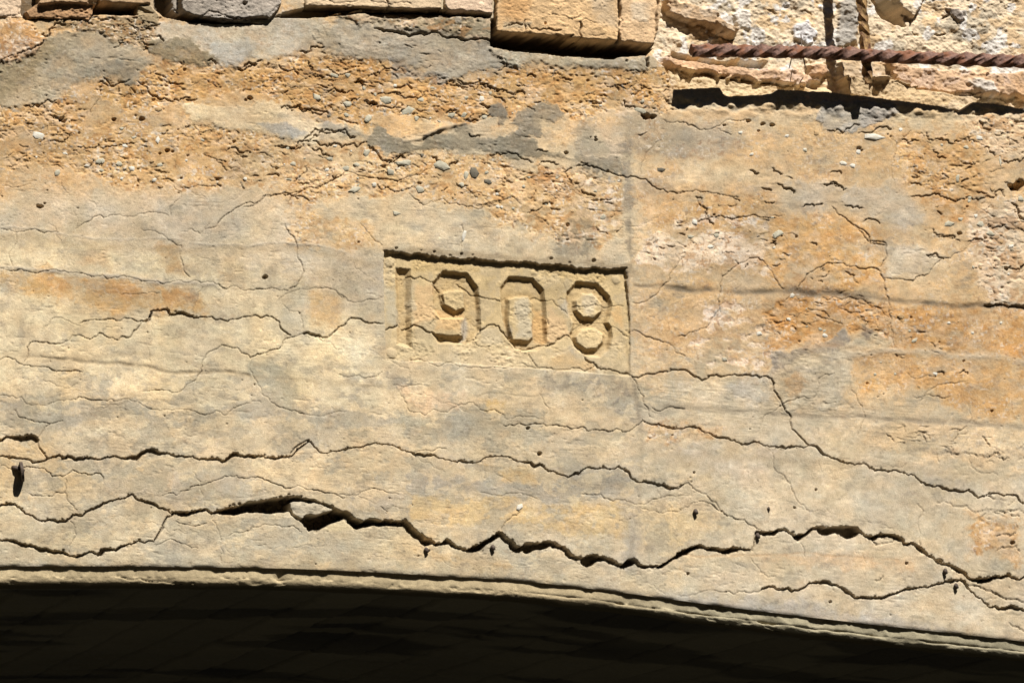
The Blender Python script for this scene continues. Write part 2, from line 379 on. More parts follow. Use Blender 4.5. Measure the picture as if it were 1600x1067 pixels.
# relief of the skin
slope = 0.075
Yt = (Y - slope * X).astype(f32)      # along the casting boards
grain = vnoise(X, Yt, 70, 2.6, 51) * .5 + vnoise(X, Yt, 26, 1.9, 52) * .5
smooth = 1 - sstep(.2, .6, RGH)
HT += .7 * N90 + .16 * N30 + smooth * (.06 * N12 + .05 * N5 + .09 * grain * (.4 + .9 * sstep(-.2, .5, vnoise(X, Y, 130, 60, 54))))
boards = vnoise(np.zeros_like(X), Yt, 1, 105, 57)
HT += .7 * boards
bt_ = vnoise(np.zeros_like(X) + np.floor(X / 520.) * 3.7, Yt, 1, 52, 58)
lum *= 1
COL *= np.exp(.07 * boards + .10 * bt_)[..., None]
ridge = 1 - np.abs(fbm(X, Y, 17, 61, 3, 1.6))
cv = sstep(.25, .75, vnoise(X, Yt, 6.5, 3.6, 191)) * sstep(-.3, .3, N12)
cv2 = sstep(.35, .8, vnoise(X, Yt, 3.6, 2.4, 192)) * sstep(-.2, .4, N30)
rv_ = (.75 + .7 * fbm(X + 60, Y, 55, 197, 3, 1.5)).clip(.1, 1.6)
RGH = RGH * np.where(RGH > .25, (.55 + .45 * rv_), 1)
HT -= sstep(.3, .8, RGH) * (1.5 * cv + 1.2 * cv2)
cv3 = sstep(.5, .9, vnoise(X, Yt, 9, 2.8, 193)) * sstep(0, .5, vnoise(X, Yt, 60, 30, 194))
HT -= smooth * .7 * cv3
st_ = sstep(.45, .8, vnoise(X, Yt, 2.6, 1.9, 203)) * sstep(-.25, .35, vnoise(X, Y, 38, 22, 204))
HT -= smooth * .34 * st_
COL *= (1 - .10 * smooth * st_)[..., None]
st2_ = vnoise(X, Yt, 15, 1.7, 205) * sstep(0, .6, vnoise(X, Yt, 120, 26, 206))
COL *= (1 + .07 * smooth * st2_)[..., None]; HT += smooth * .16 * st2_
HT += RGH * (.7 * N30 + .55 * N12 + .42 * N5 + .34 * N26 + .5 * (ridge - .6))

sm_ = (IDS >= 50) & (IDS <= 56)
trow = vnoise(X + .5 * Y, Y - .25 * X, 46, 3.0, 201) * .6 + vnoise(X - .2 * Y, Y + .2 * X, 30, 2.2, 202) * .4
HT += sm_ * (.38 * trow * sstep(-.3, .3, N30) + .25 * N12 + .22 * N5 - .8 * cv3 - .7 * cv2 * sstep(.1, .4, N60b))
COL *= (1 + sm_ * (.07 * trow + .07 * N60b))[..., None]
# chipped cells: each chip sits at its own height and tilt
def chips(sx, sy, seed):
    r = np.random.default_rng(seed)
    jx = r.uniform(0, 1, (128, 128)).astype(f32); jy = r.uniform(0, 1, (128, 128)).astype(f32)
    hv = r.uniform(-1, 1, (128, 128)).astype(f32); tl = r.uniform(-1, 1, (128, 128)).astype(f32)
    x = (X + 7 * N12 + 5 * N30) / f32(sx); y = (Y + 4 * N12 + 2 * N5) / f32(sy)
    xi = np.floor(x).astype(np.int32); yi = np.floor(y).astype(np.int32)
    b1 = np.full(x.shape, 9., f32); b2 = b1.copy(); h = np.zeros_like(b1)
    for oy in (-1, 0, 1):
        for ox in (-1, 0, 1):
            cx = xi + ox; cy = yi + oy
            a, b = cx & 127, cy & 127
            dx = cx + jx[b, a] - x; dy = cy + jy[b, a] - y
            d = dx * dx + dy * dy
            new = d < b1
            b2 = np.where(new, b1, np.minimum(b2, d))
            h = np.where(new, hv[b, a] - tl[b, a] * dy * 1.2, h)
            b1 = np.where(new, d, b1)
    return h, np.sqrt(b2) - np.sqrt(b1)
ch, chd = chips(26, 15, 5)
gate = sstep(.45, .85, RGH) * sstep(-.25, .25, fbm(X, Y, 60, 71, 2))
HT += gate * (.75 * ch - 1.5 * (1 - sstep(0, .09, chd)))
ch2, chd2 = chips(11, 7, 8)
gate2 = sstep(.4, .9, RGH) * sstep(-.2, .3, fbm(X, Y, 40, 73, 2))
HT += gate2 * (.42 * ch2)

# ------------------------------------------------------------------ cracks, board joints, pits
CHIPS = []; HAL = np.zeros_like(X); CRK = np.zeros_like(X); DIRT_SHADE = np.zeros_like(X); TAG = np.zeros(X.shape, np.int16)
crk_rng = np.random.default_rng(4)
def refine(pts, jit, minlen=4.0):
    pts = [np.array(p, float) for p in pts]
    while True:
        out = [pts[0]]; done = True
        for a, b in zip(pts[:-1], pts[1:]):
            d = b - a; L = np.hypot(*d)
            if L > minlen:
                done = False
                m = (a + b) / 2 + np.array([-d[1], d[0]]) * crk_rng.normal(0, jit) 
                out += [m, b]
            else: out.append(b)
        pts = out
        if done: return np.array(pts)

def segs(P, w, fn, marg):
    n = len(P) - 1
    for i in range(n):
        (ax, ay), (bx, by) = P[i], P[i + 1]
        m = w[i] * .5 + marg
        wi = win(min(ax, bx) - m, min(ay, by) - m, max(ax, bx) + m, max(ay, by) + m)
        x = X[wi]; y = Y[wi]
        if x.size == 0:
            fn(wi, np.zeros((0, 0)), 0, 0) if False else None
            continue
        ex, ey = bx - ax, by - ay; L = ex * ex + ey * ey + 1e-6
        t = np.clip(((x - ax) * ex + (y - ay) * ey) / L, 0, 1)
        dx = x - ax - t * ex; dy = y - ay - t * ey
        fn(wi, np.hypot(dx, dy), w[i], dy)

def crack(pts, w, depth=None, tag=0, jit=.10, dirt_shade=.75, lip=0.0, brk=0.0):
    P = refine(pts, jit)
    n = len(P)
    t = np.linspace(0, 1, n)
    wv = w * (.65 + .7 * np.clip(.5 + .5 * np.convolve(crk_rng.normal(0, 1, n + 8), np.ones(9) / 3, 'valid')[:n], 0, 1.2))
    wv *= np.clip(np.minimum(t, 1 - t) * 12 + .45, 0, 1)
    dep = depth if depth is not None else min(1.6 + 2.2 * w, 15)
    if tag: wv *= np.clip(1 + .55 * np.interp(np.arange(n), np.arange(0, n + 7, 7), crk_rng.normal(0, 1, len(np.arange(0, n + 7, 7)))), .45, 1.9)
    bk_ = 1 - brk * np.clip(.5 + .9 * np.interp(np.arange(n), np.arange(0, n + 9, 9), crk_rng.normal(0, .6, len(np.arange(0, n + 9, 9)))), 0, 1)
    it_ = iter(bk_)
    def fn(wi, d, wl, dy):
        f_ = next(it_, 1.0)
        p = np.clip((wl * .5 + .62 - d) / .95, 0, 1)
        CRK[wi] = np.maximum(CRK[wi], dep * p * f_)
        DIRT_SHADE[wi] = np.maximum(DIRT_SHADE[wi], dirt_shade * min(1, .45 + wl * .25) * p * f_)
        if tag: HAL[wi] = np.maximum(HAL[wi], np.exp(-np.clip(d - wl * .5, 0, None) / 3.0))
        if tag: TAG[wi] = np.where(p > .45, tag, TAG[wi])
    segs(P, wv, fn, 7 if tag else 2)
    if tag or w > 1.2:
        for q_ in range(int(n * (.22 if tag else .1))):
            j_ = crk_rng.integers(0, n); up_ = crk_rng.choice([-1, 1], p=[.65, .35])
            CHIPS.append((P[j_, 0] + crk_rng.normal(0, 1), P[j_, 1] + up_ * (wv[j_] * .5 + crk_rng.uniform(.2, 1.2)), crk_rng.uniform(.6, 1.0 + .35 * min(w, 5)), crk_rng.uniform(.7, 1.5)))
    if lip:
        acc = {}
        wi = win(P[:, 0].min() - 14, P[:, 1].min() - 14, P[:, 0].max() + 14, P[:, 1].max() + 14)
        x = X[wi]; y = Y[wi]
        if x.size:
            best = np.full(x.shape, 1e9, f32); sgn = np.zeros(x.shape, f32)
            for i in range(0, n - 1, 2):
                px, py = P[i]
                d = np.hypot(x - px, y - py); up = py - y
                nb = d < best; best = np.where(nb, d, best); sgn = np.where(nb, up, sgn)
            HT[wi] += lip * np.exp(-best / 5) * np.clip(sgn / 2 + .2, 0, 1)

crack_names = {}
def named(tag, text): crack_names[tag] = text
# named, wide cracks (each becomes a part)
crack(G((0, 38), (50, 45), (120, 50), (180, 62), (215, 50)), 1.8)
crack(G((212, 50), (270, 32), (285, 48), (350, 52), (440, 50), (520, 35), (600, 42), (640, 28), (760, 22), (830, 35), (900, 50), (960, 50), (1010, 62), (1100, 35), (1160, 42), (1190, 35), (1250, 48), (1310, 38), (1360, 0), (1405, -35)), 3.0, tag=101)
crack(D((1425, 1000), (1470, 1045), (1500, 1060)) + G((1530, 15), (1570, 10)) + E((100, 1033), (215, 1018), (260, 1030), (310, 1052)) + H_((340, 30), (400, 32), (460, 45), (540, 65), (640, 60), (700, 38), (780, 42), (880, 78), (920, 75), (960, 105), (1040, 132), (1090, 120), (1140, 88), (1200, 88), (1270, 82), (1310, 105), (1370, 155), (1430, 160), (1520, 185), (1568, 165)), 1.6, tag=102)
crack(G((0, 262), (80, 268), (130, 300), (190, 330), (310, 322), (330, 305), (400, 285), (470, 250), (540, 230), (600, 208), (660, 245), (720, 270), (790, 298)), 2.1, tag=103)
crack(G((785, 296), (880, 290), (940, 280), (960, 297), (1010, 295)), 4.0, tag=104, depth=20)
crack(G((0, 418), (80, 430), (180, 460), (310, 485), (400, 475), (490, 460), (560, 445), (630, 420), (660, 430), (700, 425)), 3.2, tag=105)
crack(G((700, 425), (740, 360), (790, 298)), 2.0)
crack(H_((180, 333), (200, 335), (300, 340), (330, 375), (390, 430), (440, 438), (490, 420), (530, 450), (580, 465), (640, 450), (700, 410), (735, 390), (760, 420), (800, 455), (870, 455), (950, 432), (1000, 450), (1060, 495), (1130, 490), (1200, 495), (1240, 515), (1295, 540), (1340, 510), (1390, 540), (1470, 535), (1520, 500), (1560, 475)) + I((40, 470), (100, 445), (140, 460), (210, 470), (325, 462)), 5.4, tag=106, depth=26)
crack(H_((840, 450), (950, 436), (1000, 452), (1060, 497), (1200, 500), (1250, 520)), 7, tag=106, depth=26)
crack(I((325, 462), (335, 465), (345, 420), (358, 380)), 1.6)
crack(I((356, 384), (440, 385), (480, 370), (540, 405), (590, 385), (640, 365), (720, 370), (800, 375), (850, 400), (900, 405), (1000, 410), (1060, 430), (1100, 460), (1130, 485), (1190, 520), (1240, 535), (1290, 560), (1330, 595), (1390, 600), (1440, 585), (1490, 578), (1540, 595), (1590, 578)), 4.6, tag=107, depth=24)
crack(I((640, 366), (720, 371), (800, 378)), 7.5, tag=107, depth=24)
crack(I((380, 640), (430, 628), (500, 635), (545, 645), (600, 612), (660, 607), (720, 622), (760, 650), (800, 680), (870, 680), (930, 680), (990, 660), (1040, 640), (1110, 632), (1170, 620), (1230, 605), (1285, 600)), 2.4, tag=108)
crack(I((1285, 600), (1325, 645), (1380, 685), (1420, 722), (1500, 725), (1590, 750)), 2.6, tag=109)
crack(D((-20, 1000), (40, 985), (100, 995), (170, 1000)), 3.2, tag=110)
crack(E((1405, 906), (1480, 925), (1540, 945), (1600, 945)) + F((65, 940), (120, 965), (200, 990), (260, 1000), (310, 1018), (370, 1010), (440, 1030), (500, 1040), (560, 1030), (605, 1025), (640, 1030), (670, 1065)) + I((660, 30), (720, 50), (800, 75), (870, 92), (940, 100), (1040, 120), (1100, 150), (1160, 175), (1220, 185), (1270, 195), (1320, 188), (1360, 225), (1420, 208), (1480, 220), (1530, 212), (1590, 250)), 1.45, tag=111)
crack(D((672, 450), (700, 405), (720, 400), (790, 418), (840, 410), (880, 425), (960, 432)), 1.9, tag=112)
crack(F((430, 715), (440, 760), (480, 830), (510, 875), (520, 920), (560, 980), (605, 1025)), 1.15)
crack(F((1420, 378), (1490, 370), (1530, 385), (1620, 390)), 2.6, tag=113)
# hairlines
HL = [
 (D((150, 840), (240, 825), (330, 815), (430, 815), (520, 810), (590, 808), (650, 830), (720, 860), (800, 862), (880, 860), (960, 880), (1040, 885), (1080, 850), (1140, 830), (1210, 828)), .9),
 (E((620, 825), (700, 862), (780, 905), (860, 890), (950, 900)), .8), (G((800, 330), (860, 350), (940, 340)), .9), (H_((640, 200), (720, 215), (800, 205), (900, 230)), .9), (D((1420, 880), (1500, 890), (1600, 870)), .8), (F((1060, 690), (1150, 700), (1230, 690)), .9),
 (D((60, 200), (55, 120), (70, 30)), .7), (D((560, 330), (640, 325), (740, 318)), .7), (D((200, 720), (300, 760), (360, 740)), .7), (A((10, 860), (60, 870), (140, 850)), .8), (A((560, 1000), (680, 985), (780, 1000)), .7),
 (D((0, 630), (30, 615), (70, 625), (115, 655), (150, 662), (200, 660), (300, 680), (380, 685)), 1.2),
 (D((110, 645), (130, 600), (145, 548), (220, 548), (235, 555), (320, 538), (335, 515), (370, 515), (415, 535), (460, 505), (500, 525), (550, 540), (565, 520), (605, 525), (650, 470), (680, 440)), 1.3),
 (D((370, 460), (420, 445), (480, 443), (560, 448), (672, 450)), 1.3),
 (D((960, 432), (1040, 447), (1100, 440), (1150, 428), (1210, 435), (1260, 430), (1290, 450), (1320, 500), (1345, 515)), 1.6),
 (D((0, 205), (100, 210), (200, 220), (400, 235), (600, 245), (640, 255), (720, 268), (800, 265), (880, 270), (900, 260), (1000, 280), (1100, 290), (1240, 300), (1340, 305)), 1.0),
 (D((0, 20), (100, 35), (270, 40)), .9), (D((650, 20), (780, 75), (840, 100), (845, 170), (850, 210), (880, 245)), 1),
 (D((1320, 0), (1360, 60), (1375, 150), (1400, 195), (1390, 260), (1370, 290), (1340, 300)), 1.2),
 (D((840, 35), (930, 45), (970, 0)), .8), (D((940, 290), (915, 350), (890, 400)), .8),
 (D((1160, 620), (1110, 585), (1060, 568), (1000, 580), (960, 600), (935, 680), (900, 725), (820, 780), (740, 770), (660, 775)), 1.1),
 (D((1160, 620), (1230, 597), (1290, 580), (1310, 545), (1370, 520), (1400, 508)), 1.5), (D((1400, 508), (1450, 513), (1480, 520)), 3.2),
 (D((1480, 520), (1520, 525), (1560, 490), (1600, 468)) + E((20, 470), (55, 435), (100, 440), (150, 460), (205, 462)), 1.7),
 (E((215, 490), (275, 465)), 2.2),
 (E((300, 487), (350, 465), (400, 490), (460, 520), (480, 540), (560, 545), (590, 552), (620, 535), (660, 490), (700, 465), (740, 470), (770, 510), (800, 545), (825, 572)), 1.9),
 (E((825, 572), (870, 580), (930, 560), (990, 555), (1030, 530), (1065, 517), (1090, 540), (1130, 590), (1180, 640), (1230, 670), (1300, 690), (1350, 700)), 1.8),
 (E((1350, 700), (1390, 770), (1410, 830), (1440, 890)), 1.2),
 (E((1355, 708), (1420, 695), (1500, 685), (1560, 675), (1600, 675)) + F((40, 680), (70, 705), (110, 725), (200, 708), (280, 702), (360, 700), (430, 715)), 1.8),
 (D((1160, 620), (1155, 660), (1170, 700), (1210, 770), (1270, 830), (1350, 865), (1410, 880)), 1.0),
 (D((170, 1000), (180, 985), (205, 950), (230, 925), (290, 910)), 1), (D((170, 1000), (185, 1040), (210, 1060)), 1.5), (G((180, 0), (215, 50)), 1.6),
 (D((0, 795), (60, 795), (100, 800), (150, 840)), .8), (D((60, 860), (130, 905), (160, 915), (230, 925)), 1),
 (D((1345, 1066), (1380, 1025), (1430, 1000)), 2), (D((215, 480), (240, 440), (280, 433), (320, 450), (370, 470)), .7),
 (D((190, 510), (215, 470)), .7), (D((1310, 370), (1380, 405), (1400, 450), (1400, 500)), .8),
 (D((1290, 350), (1330, 320), (1400, 300), (1480, 300), (1550, 305), (1600, 350)), .8),
 (E((340, 1063), (400, 1045), (460, 1035), (495, 1040)), 1.2), (G((700, 435), (850, 440), (900, 455)), .8), (G((310, 485), (315, 325)), .9),
 (G((960, 300), (980, 340), (1000, 400), (1005, 520)), .7), (G((100, 85), (160, 88), (235, 125), (285, 130), (330, 98), (400, 122), (455, 115), (470, 155)), 1.2),
 (G((0, 82), (50, 95)), 1), (G((300, 140), (295, 200), (310, 240), (350, 280)), .8), (G((130, 205), (300, 205)), .8),
 (G((735, 215), (800, 215), (850, 190), (890, 170), (960, 155), (1000, 140), (1100, 135), (1170, 130), (1230, 155), (1300, 185), (1400, 190), (1500, 205), (1570, 225)), 1.0),
 (H_((0, 210), (60, 210), (110, 195), (150, 183), (200, 190), (270, 210)), 1.0), (G((1040, 400), (1070, 380), (1200, 345), (1280, 360), (1370, 380)), .9),
 (H_((735, 385), (750, 350), (790, 305), (820, 290)), 1.1), (H_((1100, 210), (1160, 210), (1230, 235), (1300, 235), (1340, 255)), 1), (H_((1375, 275), (1440, 285), (1568, 280)), .9),
 (H_((1340, 255), (1400, 250), (1460, 225), (1500, 215), (1568, 215)), .9), (H_((190, 265), (220, 290)), 1),
 (E((1600, 140), (1560, 200), (1520, 270), (1480, 315), (1430, 355), (1360, 365)), 1.2),
 (E((300, 270), (330, 240), (400, 250), (445, 268)), 1.5), (E((550, 270), (590, 295), (630, 325), (700, 345), (760, 355)), 1.5), (E((445, 275), (475, 310), (490, 355)), 1.8),
 (E((770, 345), (850, 335), (890, 340), (950, 350), (1000, 355), (1050, 400), (1080, 430), (1070, 480)), 1.2), (E((1085, 490), (1130, 465), (1190, 450)), 1.1),
 (E((1090, 380), (1150, 385), (1230, 378), (1320, 378)), 1), (E((1250, 475), (1300, 490), (1340, 520)), 1), (E((1340, 505), (1390, 500), (1450, 530), (1530, 555), (1600, 610)), 1),
 (E((570, 0), (580, 60), (565, 120), (560, 200)), 1.2), (E((920, 665), (1000, 675), (1060, 672), (1140, 680), (1190, 655)), 1.4), (E((870, 585), (900, 640), (920, 665)), 1),
 (E((210, 625), (330, 630), (500, 640), (640, 665), (780, 665), (920, 668)), .7), (E((0, 325), (60, 360), (120, 355), (210, 330)), .8), (E((0, 695), (90, 700), (150, 710), (200, 685)), .8),
 (E((250, 745), (380, 742)), .9), (E((290, 760), (300, 820), (340, 870), (400, 885), (480, 870), (560, 835), (620, 825)), .8), (E((100, 0), (150, 60), (200, 100)), .8),
 (E((950, 750), (945, 900), (930, 960)), .6), (E((760, 930), (900, 925), (960, 935), (1060, 940), (1140, 945), (1230, 955), (1340, 960), (1380, 930), (1410, 908)), 1.3),
 (E((1450, 850), (1530, 845), (1600, 855)), 1.2), (F((200, 320), (205, 240), (260, 200), (330, 158), (370, 155), (410, 190), (440, 235), (465, 280), (490, 300)), 1.2),
 (F((195, 310), (185, 350), (165, 430), (130, 480), (60, 500), (0, 520)), 1.2), (F((555, 305), (590, 250), (640, 205), (690, 180), (750, 182), (800, 200), (840, 208), (900, 203), (935, 220)), 1.4),
 (F((935, 220), (955, 260), (960, 330), (975, 400), (990, 450), (995, 520), (1000, 565)), 1.5), (F((935, 200), (965, 140), (965, 100), (890, 90), (860, 60), (830, 20), (800, 0)), 1.3),
 (F((950, 250), (1000, 255), (1050, 260), (1120, 240), (1180, 200), (1220, 160), (1260, 160), (1310, 130), (1350, 90), (1410, 78)), 1.2), (F((1150, 145), (1220, 160)), 1.6),
 (F((545, 330), (550, 440), (545, 500)), .8), (F((670, 340), (760, 350), (870, 360), (940, 390), (975, 430)), 1.5), (F((430, 870), (390, 910), (370, 960)), .9),
 (F((440, 870), (490, 830), (560, 805), (640, 790)), 1), (F((640, 790), (645, 720), (720, 690)), .9), (F((800, 770), (830, 820), (860, 870), (850, 920), (830, 980)), .7), (F((1340, 830), (1345, 920)), .7),
 (F((1120, 820), (1150, 780), (1200, 745), (1260, 735), (1330, 730)), 1), (F((1090, 800), (1150, 790), (1260, 800)), .9), (F((600, 390), (650, 400), (700, 430)), 1.2), (F((640, 420), (700, 440), (760, 460)), 1.3),
 (F((750, 390), (800, 410), (900, 400)), 1.2), (I((860, 400), (900, 440), (950, 430), (990, 415)), 1.5), (I((210, 655), (300, 650), (380, 640)), 1.3), (I((0, 668), (60, 665), (210, 655)), .8),
 (I((1300, 610), (1360, 625), (1430, 655), (1500, 685), (1580, 702)), 2), (I((1390, 690), (1450, 680)), 1), (I((1170, 245), (1250, 265), (1310, 262), (1350, 295), (1420, 280), (1490, 295), (1530, 282), (1580, 300)), 1.2),
 (I((85, 245), (130, 245), (180, 280), (240, 310), (300, 325), (370, 370)), 1.2), (I((440, 0), (430, 60), (450, 110), (510, 160), (530, 220), (600, 290)), .9), (H_((1430, 160), (1520, 185), (1568, 165)) + I((30, 162), (60, 170), (100, 200), (150, 240), (200, 285)), 1.1),
 (I((0, 280), (50, 265), (85, 245)), .9), (I((330, 500), (380, 565), (440, 580)), .7), (I((555, 430), (575, 490)), .9), (I((1080, 250), (1110, 300), (1090, 350), (1100, 440)), .8), (I((1320, 0), (1330, 80), (1370, 110), (1450, 120)), .9),
 (I((1500, 790), (1570, 830)), 1.2), (I((440, 2), (500, 4), (540, 0)), 1.5),
 (A((480, 360), (520, 400), (600, 370)), 1.5), (A((470, 400), (460, 460), (420, 520)), 1.2), (A((60, 770), (120, 720), (130, 680), (90, 670)), 1.2),
 (A((820, 640), (815, 720), (810, 780)), .9), (A((800, 860), (840, 890), (835, 920), (790, 960), (790, 1000)), 1), (A((940, 715), (1000, 735), (1050, 790)), 1.3),
 (A((350, 1060), (400, 1030), (480, 1010), (560, 995)), .9), (A((950, 1060), (1040, 1000), (1100, 960), (1180, 945), (1230, 905), (1290, 900)), 1.3), (A((870, 870), (930, 860), (1000, 865), (1020, 830)), .8),
 (S4((0, 975), (70, 965), (130, 905), (200, 895), (320, 885), (400, 855)), 1.2), (S4((280, 960), (300, 920), (420, 850), (490, 840), (560, 810), (640, 755)), 1.6),
 (S4((640, 755), (700, 765), (780, 790), (900, 800), (990, 805), (1060, 780), (1150, 740)), 1.5), (B((640, 945), (700, 945), (760, 930)), 1), (M4((0, 570), (60, 630), (110, 640), (240, 630), (330, 640), (410, 660), (490, 630), (570, 615), (700, 640)), 1),
 (B((1330, 820), (1280, 810), (1220, 790), (1170, 770), (1100, 770)), 1.8), (B((1325, 825), (1390, 828), (1440, 850), (1490, 880), (1560, 895), (1600, 890)), 1.6), (B((1395, 820), (1415, 740), (1440, 690), (1490, 650)), .9),
 (B((1420, 330), (1400, 370), (1340, 415), (1260, 405), (1230, 385)), 1.3), (B((760, 275), (775, 310), (735, 330)), 1.4),
 (Cc((0, 890), (80, 880), (180, 895), (280, 915)), 1.3), (Cc((80, 910), (110, 950), (135, 975), (140, 1010), (200, 1000), (330, 1000), (450, 1010)), 1.6), (Cc((640, 500), (665, 560), (660, 600)), 1.2),
 (U4((400, 690), (480, 760), (570, 830), (640, 910), (740, 925)), 1.5), (U4((780, 200), (785, 400), (790, 530)), .7), (N4((300, 150), (360, 170), (430, 165), (500, 190), (550, 215), (640, 190), (700, 155), (840, 155)), 1.1),
 (N4((640, 205), (700, 230), (730, 245)), 1), (P9((740, 780), (800, 820), (870, 820)), .8), (P9((380, 640), (460, 600), (510, 610)), .8), (P9((285, 110), (280, 250)), .7),
 (P8((600, 100), (625, 190)), .8), (P8((465, 350), (500, 330), (545, 345)), .7), (P8((375, 485), (400, 540)), .9),
]
for pts, w in HL: crack(pts, w * .62 if w < 1.7 else w * .75, depth=.9 + 1.6 * w, dirt_shade=.7, brk=.35)
for _ in range(130):
    x, y = crk_rng.uniform(0, 1600), crk_rng.uniform(270, 900)
    a_ = crk_rng.choice([.08, .3, -.2, 1.3, -1.2], p=[.4, .15, .15, .15, .15]); L_ = crk_rng.uniform(25, 110); pts = [(x, y)]
    for _k in range(4):
        a_ += crk_rng.normal(0, .35); x += L_ / 4 * math.cos(a_); y += L_ / 4 * math.sin(a_); pts.append((x, y))
    crack(pts, crk_rng.uniform(.25, .5), depth=1.1, dirt_shade=.45, jit=.14, brk=.8)
